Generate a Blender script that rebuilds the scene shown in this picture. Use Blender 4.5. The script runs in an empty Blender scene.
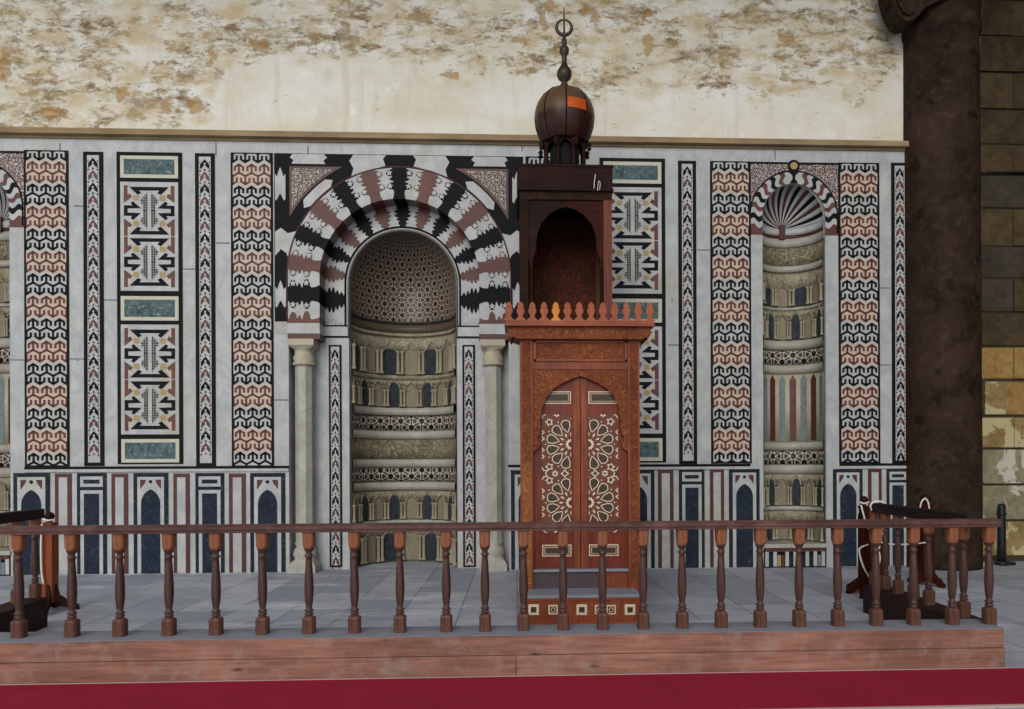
import bpy, math, random
from mathutils import Matrix, Vector

SC = bpy.context.scene
COL = SC.collection
PI = math.pi

# ------------------------------------------------------------------ camera, sky, light, exposure
F, CX, CY = 740.0, 550.0, 463.4            # focal length and principal point in pixels of the 1024x709 frame
YAW, ROLL = 0.04489, 0.00405
CAMY, CAMZ = -11.087, 1.6
cy_, sy_ = math.cos(YAW), math.sin(YAW)
cr_, sr_ = math.cos(ROLL), math.sin(ROLL)
cam = bpy.data.cameras.new('camera')
camo = bpy.data.objects.new('camera', cam)
COL.objects.link(camo)
r0 = Vector((cy_, -sy_, 0)); up0 = Vector((0, 0, 1)); fw = Vector((sy_, cy_, 0))
cx_v = r0 * cr_ - up0 * sr_
cu_v = r0 * sr_ + up0 * cr_
M = Matrix((cx_v, cu_v, -fw)).transposed().to_4x4()
M.translation = Vector((0, CAMY, CAMZ))
camo.matrix_world = M
cam.sensor_width = 36
cam.lens = F / 1024 * 36
cam.shift_x = (512 - CX) / 1024
cam.shift_y = (CY - 354.5) / 1024
cam.clip_end = 200
SC.camera = camo

w = bpy.data.worlds.new('sky')
SC.world = w
w.use_nodes = True
bg = w.node_tree.nodes['Background']
bg.inputs[0].default_value = (0.95, 0.97, 1.0, 1)
bg.inputs[1].default_value = 1.0

sun = bpy.data.lights.new('sun', 'SUN')
sun.energy = 1.7
sun.angle = math.radians(35)
sun.color = (1.0, 0.96, 0.9)
suno = bpy.data.objects.new('sun', sun)
COL.objects.link(suno)
suno.rotation_euler = Vector((0.25, 1.0, -0.42)).to_track_quat('-Z', 'Y').to_euler()

SC.view_settings.view_transform = 'Standard'
SC.view_settings.look = 'None'
SC.view_settings.gamma = 1
SC.view_settings.use_curve_mapping = False
SC.view_settings.exposure = 0.0


# ------------------------------------------------------------------ surveying: a pixel of the photograph onto a plane of the place
def ray(px, py):
    a, b = px - CX, py - CY
    return a * cr_ - b * sr_, a * sr_ + b * cr_


def P(px, py, Y=0.0):
    u, v = ray(px, py)
    d = (Y - CAMY) / (cy_ - sy_ * u / F)
    return cy_ * u * d / F + sy_ * d, CAMZ - v * d / F


def PF(px, py, z=0.0):
    u, v = ray(px, py)
    d = F * (CAMZ - z) / v
    xr = u * d / F
    return cy_ * xr + sy_ * d, -sy_ * xr + cy_ * d + CAMY


def rect(x0, y0, x1, y1, Y=0.0):
    """X0, X1, Z0 (bottom), Z1 (top) of an upright rectangle seen between two pixel corners"""
    a, b, c, d = P(x0, y0, Y), P(x1, y0, Y), P(x0, y1, Y), P(x1, y1, Y)
    return (a[0] + c[0]) / 2, (b[0] + d[0]) / 2, (c[1] + d[1]) / 2, (a[1] + b[1]) / 2


# ------------------------------------------------------------------ mesh builder
class MB:
    def __init__(self):
        self.v, self.f, self.m, self.s, self.uv, self.mats = [], [], [], [], [], []

    def mi(self, mat):
        if mat not in self.mats:
            self.mats.append(mat)
        return self.mats.index(mat)

    def poly(self, pts, mat, smooth=False, uv=None):
        n = len(self.v)
        self.v += [tuple(p) for p in pts]
        self.f.append(tuple(range(n, n + len(pts))))
        self.m.append(self.mi(mat)); self.s.append(smooth)
        self.uv.append(uv or [(p[0], p[2]) for p in pts])

    def xz(self, pts, Y, mat, uv=None):
        a = sum(pts[i][0] * pts[(i + 1) % len(pts)][1] - pts[(i + 1) % len(pts)][0] * pts[i][1] for i in range(len(pts)))
        if a < 0:
            pts = pts[::-1]
            uv = uv[::-1] if uv else None
        self.poly([(x, Y, z) for x, z in pts], mat, uv=uv)

    def rect(self, x0, x1, z0, z1, Y, mat):
        self.xz([(x0, z0), (x1, z0), (x1, z1), (x0, z1)], Y, mat)

    def prism(self, pts, y0, y1, mat, side=None):
        """outline in XZ, solid between y0 (front) and y1"""
        a = sum(pts[i][0] * pts[(i + 1) % len(pts)][1] - pts[(i + 1) % len(pts)][0] * pts[i][1] for i in range(len(pts)))
        if a < 0:
            pts = pts[::-1]
        self.poly([(x, y0, z) for x, z in pts], mat)
        self.poly([(x, y1, z) for x, z in pts[::-1]], side or mat)
        for i in range(len(pts)):
            p, q = pts[i], pts[(i + 1) % len(pts)]
            self.poly([(p[0], y0, p[1]), (p[0], y1, p[1]), (q[0], y1, q[1]), (q[0], y0, q[1])], side or mat)

    def prism_yz(self, pts, x0, x1, mat):
        self.poly([(x0, y, z) for y, z in pts], mat)
        self.poly([(x1, y, z) for y, z in pts[::-1]], mat)
        for i in range(len(pts)):
            p, q = pts[i], pts[(i + 1) % len(pts)]
            self.poly([(x0, p[0], p[1]), (x1, p[0], p[1]), (x1, q[0], q[1]), (x0, q[0], q[1])], mat)

    def box(self, x0, x1, y0, y1, z0, z1, mat):
        self.prism([(x0, z0), (x1, z0), (x1, z1), (x0, z1)], y0, y1, mat)

    def hexa(self, b, t, mat):
        """solid between bottom quad b and top quad t (4 points each, same order)"""
        self.poly(b[::-1], mat); self.poly(t, mat)
        for i in range(4):
            j = (i + 1) % 4
            self.poly([b[i], b[j], t[j], t[i]], mat)

    def lathe(self, prof, cx, cy, n, mat, smooth=True, rot=0.0, sy=1.0):
        """prof: (r, z) or (r, z, 'sq') for square rings"""
        rings = []
        for p in prof:
            r, z = p[0], p[1]
            ring = []
            for i in range(n):
                a = rot + 2 * PI * i / n
                k = 1.0
                if len(p) > 2:
                    k = min(1 / max(abs(math.cos(a)), abs(math.sin(a))), 1.2 if p[2] == 'c' else 9)
                ring.append((cx + r * k * math.cos(a), cy + sy * r * k * math.sin(a), z))
            rings.append(ring)
        for a, b, pa, pb in zip(rings, rings[1:], prof, prof[1:]):
            sm = smooth and len(pa) == 2 and len(pb) == 2
            for i in range(n):
                j = (i + 1) % n
                self.poly([a[i], a[j], b[j], b[i]], mat, sm)
        self.poly(rings[0][::-1], mat)
        self.poly(rings[-1], mat)

    def tube(self, path, r, mat, n=8, closed=False, smooth=True):
        path = [Vector(p) for p in path]
        L = len(path)
        rings = []
        prev = None
        for i, p in enumerate(path):
            a = path[(i - 1) % L] if (closed or i > 0) else p
            b = path[(i + 1) % L] if (closed or i < L - 1) else p
            t = (b - a).normalized()
            if prev is None:
                ref = Vector((0, 0, 1)) if abs(t.z) < .9 else Vector((0, 1, 0))
                u = t.cross(ref).normalized()
            else:
                u = (prev - t * prev.dot(t)).normalized()
            prev = u
            v = t.cross(u)
            rr = r[i] if isinstance(r, (list, tuple)) else r
            rings.append([p + (u * math.cos(2 * PI * k / n) + v * math.sin(2 * PI * k / n)) * rr for k in range(n)])
        for i in range(L if closed else L - 1):
            A, B = rings[i], rings[(i + 1) % L]
            for k in range(n):
                j = (k + 1) % n
                self.poly([A[k], A[j], B[j], B[k]], mat, smooth)
        if not closed:
            self.poly(rings[0][::-1], mat); self.poly(rings[-1], mat)

    def build(self, name, parent=None, origin=None):
        if parent is not None:
            o0 = Vector(parent.get('_o', (0, 0, 0)))
        elif origin is not None:
            o0 = Vector(origin)
        else:
            xs = [p[0] for p in self.v]; ys = [p[1] for p in self.v]; zs = [p[2] for p in self.v]
            o0 = Vector(((min(xs) + max(xs)) / 2, (min(ys) + max(ys)) / 2, min(zs)))
        me = bpy.data.meshes.new(name)
        # merge identical corners so that surfaces are continuous
        key, vs, fs = {}, [], []
        for f in self.f:
            g = []
            for i in f:
                p = self.v[i]
                k = (round(p[0], 5), round(p[1], 5), round(p[2], 5))
                if k not in key:
                    key[k] = len(vs)
                    vs.append((p[0] - o0.x, p[1] - o0.y, p[2] - o0.z))
                g.append(key[k])
            fs.append(g)
        keep = []
        for k, g in enumerate(fs):
            h, hu = [], []
            for q, i in enumerate(g):
                if not h or h[-1] != i:
                    h.append(i); hu.append(self.uv[k][q])
            if len(h) > 1 and h[0] == h[-1]:
                h.pop(); hu.pop()
            if len(set(h)) == len(h) and len(h) >= 3:
                keep.append((h, hu, self.m[k], self.s[k]))
        me.from_pydata(vs, [], [k[0] for k in keep])
        for m in self.mats:
            me.materials.append(MAT[m])
        ul = me.uv_layers.new(name='UVMap')
        for p, k in zip(me.polygons, keep):
            p.material_index = k[2]; p.use_smooth = k[3]
            for li, uv in zip(p.loop_indices, k[1]):
                ul.data[li].uv = uv
        o = bpy.data.objects.new(name, me)
        COL.objects.link(o)
        if parent is not None:
            o.parent = parent
            o['_o'] = tuple(o0)
        else:
            o.location = o0
            o['_o'] = tuple(o0)
        return o


def thing(name, label, cat, loc, group=None):
    o = bpy.data.objects.new(name, None)
    COL.objects.link(o)
    o.location = loc
    o.empty_display_size = .2
    o['_o'] = tuple(loc)
    o['label'] = label; o['category'] = cat
    if group:
        o['group'] = group
    return o


def tag(o, label, cat, group=None):
    o['label'] = label; o['category'] = cat
    if group:
        o['group'] = group
    return o


def struct(o):
    o['kind'] = 'structure'
    return o


def clip(pts, x0, x1, z0, z1):
    for ax, lim, sg in ((0, x0, 1), (0, x1, -1), (1, z0, 1), (1, z1, -1)):
        out = []
        n = len(pts)
        for i in range(n):
            p, q = pts[i], pts[(i + 1) % n]
            a, b = sg * (p[ax] - lim), sg * (q[ax] - lim)
            if a >= 0:
                out.append(p)
            if (a > 0 and b < 0) or (a < 0 and b > 0):
                t = a / (a - b)
                out.append((p[0] + (q[0] - p[0]) * t, p[1] + (q[1] - p[1]) * t))
        pts = out
        if len(pts) < 3:
            return []
    return pts


def stroke(p, q, w, ext=0.0):
    dx, dz = q[0] - p[0], q[1] - p[1]
    L = math.hypot(dx, dz) or 1e-9
    dx, dz = dx / L, dz / L
    p = (p[0] - dx * ext, p[1] - dz * ext); q = (q[0] + dx * ext, q[1] + dz * ext)
    nx, nz = -dz * w / 2, dx * w / 2
    return [(p[0] + nx, p[1] + nz), (p[0] - nx, p[1] - nz), (q[0] - nx, q[1] - nz), (q[0] + nx, q[1] + nz)]


# ------------------------------------------------------------------ materials
MAT = {}


class NT:
    """small helper for node trees"""
    def __init__(self, name):
        m = bpy.data.materials.new(name)
        m.use_nodes = True
        MAT[name] = m
        self.t = m.node_tree
        self.n = self.t.nodes
        self.b = self.n['Principled BSDF']

    def lk(self, a, b):
        if isinstance(a, (int, float)):
            b.default_value = a
        elif isinstance(a, tuple):
            b.default_value = a
        else:
            self.t.links.new(a, b)

    def coord(self, kind='Object'):
        return self.n.new('ShaderNodeTexCoord').outputs[kind]

    def mapping(self, v, scale=(1, 1, 1), loc=(0, 0, 0), rot=(0, 0, 0)):
        m = self.n.new('ShaderNodeMapping')
        self.lk(v, m.inputs[0])
        m.inputs['Scale'].default_value = scale
        m.inputs['Location'].default_value = loc
        m.inputs['Rotation'].default_value = rot
        return m.outputs[0]

    def math(self, op, a, b=0.0, c=None, clamp=False):
        m = self.n.new('ShaderNodeMath'); m.operation = op; m.use_clamp = clamp
        self.lk(a, m.inputs[0]); self.lk(b, m.inputs[1])
        if c is not None:
            self.lk(c, m.inputs[2])
        return m.outputs[0]

    def noise(self, v, scale, detail=4, rough=.55, dist=0.0, col=False):
        m = self.n.new('ShaderNodeTexNoise')
        self.lk(v, m.inputs['Vector'])
        m.inputs['Scale'].default_value = scale
        m.inputs['Detail'].default_value = detail
        m.inputs['Roughness'].default_value = rough
        m.inputs['Distortion'].default_value = dist
        return m.outputs['Color' if col else 'Fac']

    def voronoi(self, v, scale, feat='F1', out='Distance', rnd=1.0):
        m = self.n.new('ShaderNodeTexVoronoi')
        m.feature = feat
        self.lk(v, m.inputs['Vector'])
        m.inputs['Scale'].default_value = scale
        m.inputs['Randomness'].default_value = rnd
        return m.outputs[out]

    def ramp(self, f, stops, interp='LINEAR'):
        m = self.n.new('ShaderNodeValToRGB')
        m.color_ramp.interpolation = interp
        e = m.color_ramp.elements
        while len(e) < len(stops):
            e.new(0.5)
        for k, (p, c) in enumerate(stops):
            e[k].position = p
            e[k].color = (c, c, c, 1) if isinstance(c, (int, float)) else (*c[:3], 1)
        self.lk(f, m.inputs[0])
        return m.outputs[0]

    def mix(self, f, a, b, mode='MIX'):
        m = self.n.new('ShaderNodeMix'); m.data_type = 'RGBA'; m.blend_type = mode
        self.lk(f, m.inputs[0])
        for x, i in ((a, 6), (b, 7)):
            if isinstance(x, tuple):
                m.inputs[i].default_value = (*x[:3], 1)
            else:
                self.lk(x, m.inputs[i])
        return m.outputs[2]

    def sep(self, v):
        m = self.n.new('ShaderNodeSeparateXYZ'); self.lk(v, m.inputs[0])
        return m.outputs

    def comb(self, x, y, z):
        m = self.n.new('ShaderNodeCombineXYZ')
        self.lk(x, m.inputs[0]); self.lk(y, m.inputs[1]); self.lk(z, m.inputs[2])
        return m.outputs[0]

    def vadd(self, a, b, s=1.0):
        m = self.n.new('ShaderNodeVectorMath'); m.operation = 'MULTIPLY_ADD'
        self.lk(b, m.inputs[0]); m.inputs[1].default_value = (s, s, s); self.lk(a, m.inputs[2])
        return m.outputs[0]

    def out(self, col, rough=.5, bump=None, bs=.3, bd=.02, spec=.22):
        if isinstance(col, tuple):
            self.b.inputs['Base Color'].default_value = (*col[:3], 1)
        else:
            self.lk(col, self.b.inputs['Base Color'])
        self.lk(rough, self.b.inputs['Roughness'])
        self.b.inputs['Specular IOR Level'].default_value = spec
        if bump is not None:
            m = self.n.new('ShaderNodeBump')
            m.inputs['Strength'].default_value = bs
            m.inputs['Distance'].default_value = bd
            self.lk(bump, m.inputs['Height'])
            self.lk(m.outputs[0], self.b.inputs['Normal'])


def L(r, g, b):
    """sRGB 0-255 to linear"""
    f = lambda c: (c / 255 / 12.92) if c <= 10 else ((c / 255 + .055) / 1.055) ** 2.4
    return f(r), f(g), f(b)


def marble(name, base, vein, stain=None, sc=1.0, rough=.35, vamt=.5, wpos=True, spots=0.0):
    dark = max(base) < .06
    t = NT(name)
    g = t.n.new('ShaderNodeNewGeometry').outputs['Position'] if wpos else t.coord()
    n1 = t.noise(t.mapping(g, (1.3 * sc, 1.3 * sc, .8 * sc)), 1.5, 6, .6, 1.2)
    ve = t.ramp(n1, [(0, 0), (.44, 0), (.5, 1), (.56, 0), (1, 0)])
    n2 = t.noise(g, 3.5 * sc, 5, .6)
    c = t.mix(t.ramp(n2, [(.3, 0), (.7, vamt)]), base, vein)
    c = t.mix(t.math('MULTIPLY', ve, vamt * .7), c, vein)
    if stain:
        n3 = t.noise(t.mapping(g, (1, 1, .6)), 1.1, 5, .6, .4)
        c = t.mix(t.ramp(n3, [(.55, 0), (.75, .6)]), c, stain)
    fine = t.noise(g, 40 * sc, 3, .6)
    c = t.mix(t.ramp(fine, [(.3, .16), (.5, 0)]), c, tuple(x * .5 for x in vein))
    if spots:
        sp = t.noise(g, 22, 3, .7)
        c = t.mix(t.ramp(sp, [(.58, 0), (.7, spots)]), c, (.45, .5, .5))
    t.out(c, .6 if dark else rough, t.noise(g, 8, 4), .08, .01, .07 if dark else .22)


marble('pale_marble', L(186, 184, 168), L(166, 162, 142), None, 2.0, .45)
marble('white_marble', L(178, 179, 178), L(140, 143, 147), L(156, 150, 122), 1.0, .42, .65)
marble('grey_marble', L(168, 166, 158), L(128, 126, 116), L(140, 128, 100), 1.3, .42)
marble('cream_marble', L(172, 166, 146), L(146, 138, 116), L(160, 148, 118), 2.0, .45)
marble('pink_marble', L(192, 172, 156), L(168, 146, 130), None, 3.0, .45)
marble('black_marble', L(18, 18, 20), L(28, 28, 31), None, 2.0, .42)
marble('brown_marble', L(92, 54, 46), L(62, 38, 36), L(122, 80, 60), 3.0, .45)
marble('red_marble', L(84, 48, 44), L(58, 34, 34), None, 2.0, .4)
marble('blue_marble', L(26, 34, 46), L(44, 54, 68), None, 2.0, .3, spots=.10)
marble('navy_marble', L(26, 31, 38), L(42, 50, 58), None, 3.0, .35, spots=.12)
marble('green_marble', L(44, 62, 62), L(104, 124, 128), None, 4.0, .4, .6, spots=.45)
marble('yellow_marble', L(160, 138, 92), L(140, 116, 76), None, 4.0, .45)
marble('sand_marble', L(130, 123, 103), L(98, 91, 74), L(146, 138, 114), 4.0, .55)
marble('teal_marble', L(84, 96, 98), L(120, 130, 130), None, 6.0, .4, .9, spots=.4)
marble('hatch_base', L(140, 140, 134), L(110, 110, 104), None, 4.0, .45)
marble('hatch_grey', L(50, 50, 48), L(38, 38, 38), None, 4.0, .45)


def lattice(name, a, dark, light, mid=None, rough=.4):
    """hexagonal star lattice on UV (metres)"""
    t = NT(name)
    uv = t.coord('UV')
    s = t.sep(uv)
    k = 4 * PI / (math.sqrt(3) * a)

    def waves(kk, ph):
        tot = None
        for i in range(3):
            an = math.radians(ph + 60 * i)
            arg = t.math('ADD', t.math('MULTIPLY', s[0], kk * math.cos(an)), t.math('MULTIPLY', s[1], kk * math.sin(an)))
            c = t.math('COSINE', arg)
            tot = c if tot is None else t.math('ADD', tot, c)
        return tot
    f1 = waves(k, 0)
    f2 = waves(k * math.sqrt(3), 30)
    f3 = waves(k * 2, 0)
    f = t.math('ADD', f1, t.math('ADD', t.math('MULTIPLY', f2, -.9), t.math('MULTIPLY', f3, .55)))
    # thin white lines where the field crosses two levels
    l1 = t.math('LESS_THAN', t.math('ABSOLUTE', t.math('ADD', f, -.25)), .42)
    l2 = t.math('LESS_THAN', t.math('ABSOLUTE', t.math('ADD', f, 1.45)), .30)
    l3 = t.math('LESS_THAN', t.math('ABSOLUTE', t.math('ADD', f1, -.95)), .30)
    core = t.math('GREATER_THAN', f1, 1.2)
    l = t.math('MULTIPLY', t.math('MAXIMUM', t.math('MAXIMUM', l1, l2), l3), t.math('SUBTRACT', 1.0, core))
    c = t.mix(core, mid or dark, dark)
    c = t.mix(l, c, light)
    t.out(c, rough, l, .1, .002)


marble('shaft_stone', L(150, 143, 124), L(120, 112, 92), None, 5.0, .5)
marble('slate_marble', L(34, 37, 44), L(60, 65, 72), None, 3.0, .4, .7)
marble('soffit_dirt_shade', L(128, 116, 102), L(96, 86, 76), None, 3.0, .5)  # dirt and the shade under the arch both put into this colour
marble('rim_stone', L(110, 106, 98), L(80, 76, 70), None, 4.0, .5)
lattice('conch_lattice', .165, L(34, 25, 22), L(164, 153, 138), L(60, 40, 33), .32)
lattice('band_lattice', .20, L(30, 25, 23), L(196, 190, 178), L(54, 42, 36))
lattice('frieze_lattice', .06, L(38, 32, 30), L(120, 112, 98), L(62, 46, 40))


def speckle(name, scale, dark, light, third=None):
    t = NT(name)
    g = t.coord()
    g = t.mapping(g, (1, 0.001, 1))
    d = t.voronoi(g, scale, 'DISTANCE_TO_EDGE', 'Distance', .75)
    cell = t.voronoi(g, scale, 'F1', 'Color', .75)
    s = t.n.new('ShaderNodeSeparateColor'); t.lk(cell, s.inputs[0])
    base = t.mix(t.math('GREATER_THAN', s.outputs[0], .55), dark, third or dark)
    c = t.mix(t.math('LESS_THAN', d, .065), base, light)
    t.out(c, .45)


speckle('spandrel_mosaic', 32, L(36, 28, 26), L(176, 166, 156), L(72, 48, 42))
speckle('niche_mosaic', 34, L(30, 26, 28), L(178, 168, 164), L(84, 44, 40))


def carving(name, base, hi, scale, bs=.6, bd=.012, rough=.6):
    t = NT(name)
    g = t.coord()
    w_ = t.vadd(t.mapping(g, (1, .6, 1)), t.noise(g, scale * .35, 2, .5, 0, True), .22)
    d = t.voronoi(w_, scale, 'SMOOTH_F1')
    d2 = t.voronoi(w_, scale * 1.7, 'DISTANCE_TO_EDGE')
    h = t.math('ADD', t.ramp(d, [(.15, 1), (.5, 0)]), t.ramp(d2, [(.02, 0), (.12, .7)]))
    n = t.noise(g, 3, 4)
    c = t.mix(t.math('MULTIPLY', h, .6), base, hi)
    c = t.mix(t.ramp(n, [(.35, .35), (.6, 0)]), c, tuple(x * .5 for x in base))
    t.out(c, rough, h, bs, bd, .06 if max(hi) < .06 else .2)


carving('inscription', L(80, 73, 56), L(184, 174, 144), 24, .8, .01)
carving('carved_stone', L(122, 114, 94), L(174, 166, 144), 20, .5, .008)
carving('carved_wood', L(88, 44, 26), L(162, 92, 54), 34, .7, .008)
carving('carved_wood_gold', L(112, 64, 32), L(176, 116, 62), 34, .8, .006)
carving('carved_cornice', L(82, 40, 26), L(128, 72, 42), 40, .5, .005)
carving('carved_mid', L(98, 52, 27), L(158, 94, 50), 34, .8, .006)
carving('carved_post', L(88, 42, 24), L(144, 76, 42), 34, .8, .006)
carving('carved_dark_wood', L(34, 22, 18), L(62, 44, 36), 28, .6, .008)
carving('carved_back', L(48, 17, 9), L(96, 42, 18), 18, .6, .01)


def wood(name, a, b, rough=.5, axis=2, sc=1.0, knots=False, dust=None):
    dark = max(b) < .075
    t = NT(name)
    g = t.coord()
    scl = [14 * sc] * 3; scl[axis] = 1.1 * sc
    n = t.noise(t.mapping(g, tuple(scl)), 2.2, 6, .62, .5)
    big = t.noise(g, 1.6, 3)
    c = t.mix(t.ramp(n, [(.3, 0), (.7, 1)]), a, b)
    c = t.mix(t.ramp(big, [(.35, .45), (.62, 0)]), c, tuple(x * .45 for x in a))
    if knots:
        kv = t.voronoi(t.mapping(g, (1.15, 1, 4.2)), 1.6, 'F1', 'Distance', 1)
        c = t.mix(t.ramp(kv, [(.05, .95), (.12, 0)]), c, tuple(x * .22 for x in a))
    if dust:
        d = t.noise(t.mapping(g, (1, 1, 1)), 5, 5, .65)
        c = t.mix(t.ramp(d, [(.5, 0), (.75, .55)]), c, dust)
    t.out(c, .6 if dark else rough, n, .25, .006, .06 if dark else .22)


wood('beam_wood', L(110, 75, 64), L(156, 112, 94), .55, 0, .8, True, L(150, 134, 128))
wood('rail_wood', L(62, 40, 38), L(94, 62, 56), .45, 0, 1.0, False, L(120, 88, 80))
wood('rail_dark', L(34, 26, 26), L(54, 42, 40), .4, 1, 1.0)
wood('baluster_wood', L(48, 32, 30), L(92, 64, 56), .4, 2, 1.4)
wood('base_wood', L(62, 38, 32), L(112, 72, 56), .45, 2, 1.6, False, L(80, 60, 56))
wood('block_wood', L(112, 62, 38), L(164, 104, 70), .5, 2, 1.6, False, L(84, 52, 44))
wood('side_beam', L(40, 28, 26), L(58, 42, 38), .6, 1, 1.0)
wood('minbar_wood', L(100, 46, 28), L(142, 72, 42), .45, 2, 1.3)
wood('minbar_red', L(88, 34, 22), L(122, 52, 32), .4, 2, 1.2)
wood('cornice_wood', L(112, 52, 32), L(148, 78, 48), .45, 0, 1.0)
wood('merlon_wood', L(132, 66, 42), L(160, 88, 56), .5, 2, 1.6)
wood('merlon_gold', L(180, 104, 36), L(204, 130, 52), .5, 2, 1.6)
wood('kiosk_wood', L(27, 15, 12), L(48, 27, 22), .5, 0, 1.0)
wood('kiosk_red', L(76, 28, 14), L(108, 44, 22), .45, 2, 1.2)
wood('kiosk_maroon', L(44, 18, 14), L(64, 26, 20), .5, 0, 1.0)
wood('stand_wood', L(48, 17, 14), L(74, 28, 20), .35, 2, 1.2)
wood('stand_orange', L(108, 46, 22), L(150, 76, 36), .35, 2, 1.2)
wood('stand_dark', L(36, 20, 18), L(56, 32, 26), .35, 2, 1.2)
wood('ledge_stone', L(132, 112, 82), L(158, 138, 106), .8, 0, .5)
wood('ceiling_wood', L(90, 70, 50), L(70, 54, 40), .8, 0, .5)

# dust-capped sheet of the little dome
t = NT('dome_wood')
g = t.coord()
s = t.sep(g)
n = t.noise(t.mapping(g, (3, 3, 30)), 1.5, 4, .6)
zz = t.math('ADD', t.math('SUBTRACT', s[2], P(564.6, 120, -1.325)[1] - .5), t.math('MULTIPLY', t.math('SUBTRACT', t.noise(g, 6, 3), .5), .08))
c = t.mix(t.ramp(n, [(.3, 0), (.7, 1)]), L(36, 16, 13), L(56, 28, 20))
c = t.mix(t.ramp(zz, [(.46, 0), (.54, .85)]), c, L(88, 68, 50))
t.out(c, .4, n, .2, .004)
t = NT('dome_patch'); t.out(t.mix(t.noise(t.coord(), 14, 3), L(196, 88, 24), L(150, 62, 22)), .4)
t = NT('finial_metal'); t.out(t.mix(t.noise(t.coord(), 20, 3), L(46, 40, 34), L(72, 64, 52)), .4)
t.b.inputs['Metallic'].default_value = .35
t = NT('bone'); t.out(t.mix(t.noise(t.coord(), 60, 3), L(186, 168, 142), L(214, 200, 178)), .4)
t = NT('ebony'); t.out(t.mix(t.noise(t.coord(), 30, 3), L(52, 34, 26), L(70, 56, 46)), .4)
t = NT('inlay_ground'); t.out(t.mix(t.noise(t.coord(), 20, 3), L(84, 44, 32), L(104, 62, 46)), .45)
t = NT('dusty_step'); t.out(t.mix(t.noise(t.coord(), 6, 4), L(104, 106, 116), L(134, 138, 148)), .7)
t = NT('threshold_dark'); t.out(t.mix(t.noise(t.coord(), 5, 4), L(58, 50, 56), L(82, 70, 74)), .6)
t = NT('rope'); t.out(L(205, 200, 190), .8)
t = NT('black_plastic'); t.out(t.mix(t.noise(t.coord(), 12, 3), L(20, 21, 24), L(34, 35, 38)), .45)
t = NT('tape'); t.out(L(150, 140, 40), .6)
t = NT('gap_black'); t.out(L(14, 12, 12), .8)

# crimson carpet
t = NT('carpet')
g = t.coord()
n = t.noise(g, 160, 3, .7); n2 = t.noise(g, 2.2, 4, .6)
c = t.mix(n, L(124, 23, 42), L(154, 36, 60))
c = t.mix(t.ramp(n2, [(.3, .25), (.6, 0)]), c, L(108, 20, 38))
t.out(c, .95, n, .5, .01, .1)
t = NT('carpet_edge'); t.out(L(176, 150, 144), .9)

# paving
t = NT('paving')
g = t.coord()
b = t.n.new('ShaderNodeTexBrick')
t.lk(t.mapping(g, (1, 1, 1), (0, 0, 0), (0, 0, PI / 2 - .0)), b.inputs['Vector'])
b.inputs['Scale'].default_value = 1
b.inputs['Brick Width'].default_value = 1.1
b.inputs['Row Height'].default_value = .62
b.inputs['Mortar Size'].default_value = .007
b.inputs['Mortar Smooth'].default_value = .3
b.inputs['Color1'].default_value = (*L(138, 142, 154), 1)
b.inputs['Color2'].default_value = (*L(172, 176, 186), 1)
b.inputs['Mortar'].default_value = (*L(98, 100, 108), 1)
n = t.noise(g, 3, 6, .65); n2 = t.noise(g, .8, 3)
c = t.mix(t.ramp(n, [(.32, .45), (.55, 0)]), b.outputs[0], L(116, 120, 130))
c = t.mix(t.ramp(t.noise(t.mapping(g, (.5, 1.6, 1)), 1.4, 6, .7), [(.54, 0), (.66, .6)]), c, L(204, 208, 216))
t.out(c, t.ramp(n, [(.2, .5), (.8, .7)]), t.math('ADD', t.math('MULTIPLY', b.outputs[1], -1), t.math('MULTIPLY', n, .4)), .35, .01)

# peeling plaster of the upper wall
t = NT('plaster')
g = t.n.new('ShaderNodeNewGeometry').outputs['Position']
s = t.sep(g)
warp = t.vadd(g, t.noise(g, 2.5, 5, .6, 0, True), .35)
big = t.noise(t.mapping(g, (.8, 1, 1.2)), 1.0, 4, .6)
med = t.noise(t.mapping(warp, (1, 1, 1.7)), 3.2, 8, .68, .6)
fine = t.noise(t.mapping(warp, (1, 1, 1.5)), 11, 7, .7, .4)
base = t.mix(t.ramp(big, [(.35, 0), (.65, 1)]), L(204, 198, 180), L(218, 217, 210))
# roughness of the peeling: stronger to the upper part, down to the ledge on the far left
m = t.n.new('ShaderNodeFloatCurve')
cv = m.mapping.curves[0]
pts = [(P(px, py)[0], P(px, py)[1]) for px, py in ((0, 135), (150, 128), (200, 118), (235, 72), (380, 55), (420, 70), (520, 76), (600, 90), (740, 100), (860, 95), (905, 80))]
xa, xb, za, zb = -9.0, 7.0, 6.0, 9.0
pp = [((x - xa) / (xb - xa), (z - za) / (zb - za)) for x, z in pts]
cv.points[0].location = (0, pp[0][1]); cv.points[1].location = (1, pp[-1][1])
for q in pp:
    cv.points.new(*q)
m.mapping.update()
t.lk(t.math('DIVIDE', t.math('SUBTRACT', s[0], xa), xb - xa), m.inputs['Value'])
lim = t.math('ADD', t.math('MULTIPLY', m.outputs[0], zb - za), za)
dz = t.math('ADD', t.math('SUBTRACT', s[2], lim), t.math('MULTIPLY', t.math('SUBTRACT', t.noise(g, 1.6, 5, .6), .5), 1.6))
rg = t.ramp(t.math('ADD', dz, .5), [(.42, .12), (.62, 1)])
clus = t.ramp(t.noise(t.mapping(g, (.7, 1, 1.3)), 1.7, 4, .6), [(.36, 0), (.56, 1)])
act = t.math('MULTIPLY', rg, t.math('ADD', t.math('MULTIPLY', clus, .8), .2))
w2 = t.vadd(g, t.noise(g, 7, 4, .65, 0, True), .10)
fl = t.noise(t.mapping(w2, (1, 1, 2.3)), 4.2, 9, .72, .25)
lo = t.math('SUBTRACT', .66, t.math('MULTIPLY', act, .185))
och = t.math('MULTIPLY', t.math('SUBTRACT', fl, lo), 14.0, None, True)
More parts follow.
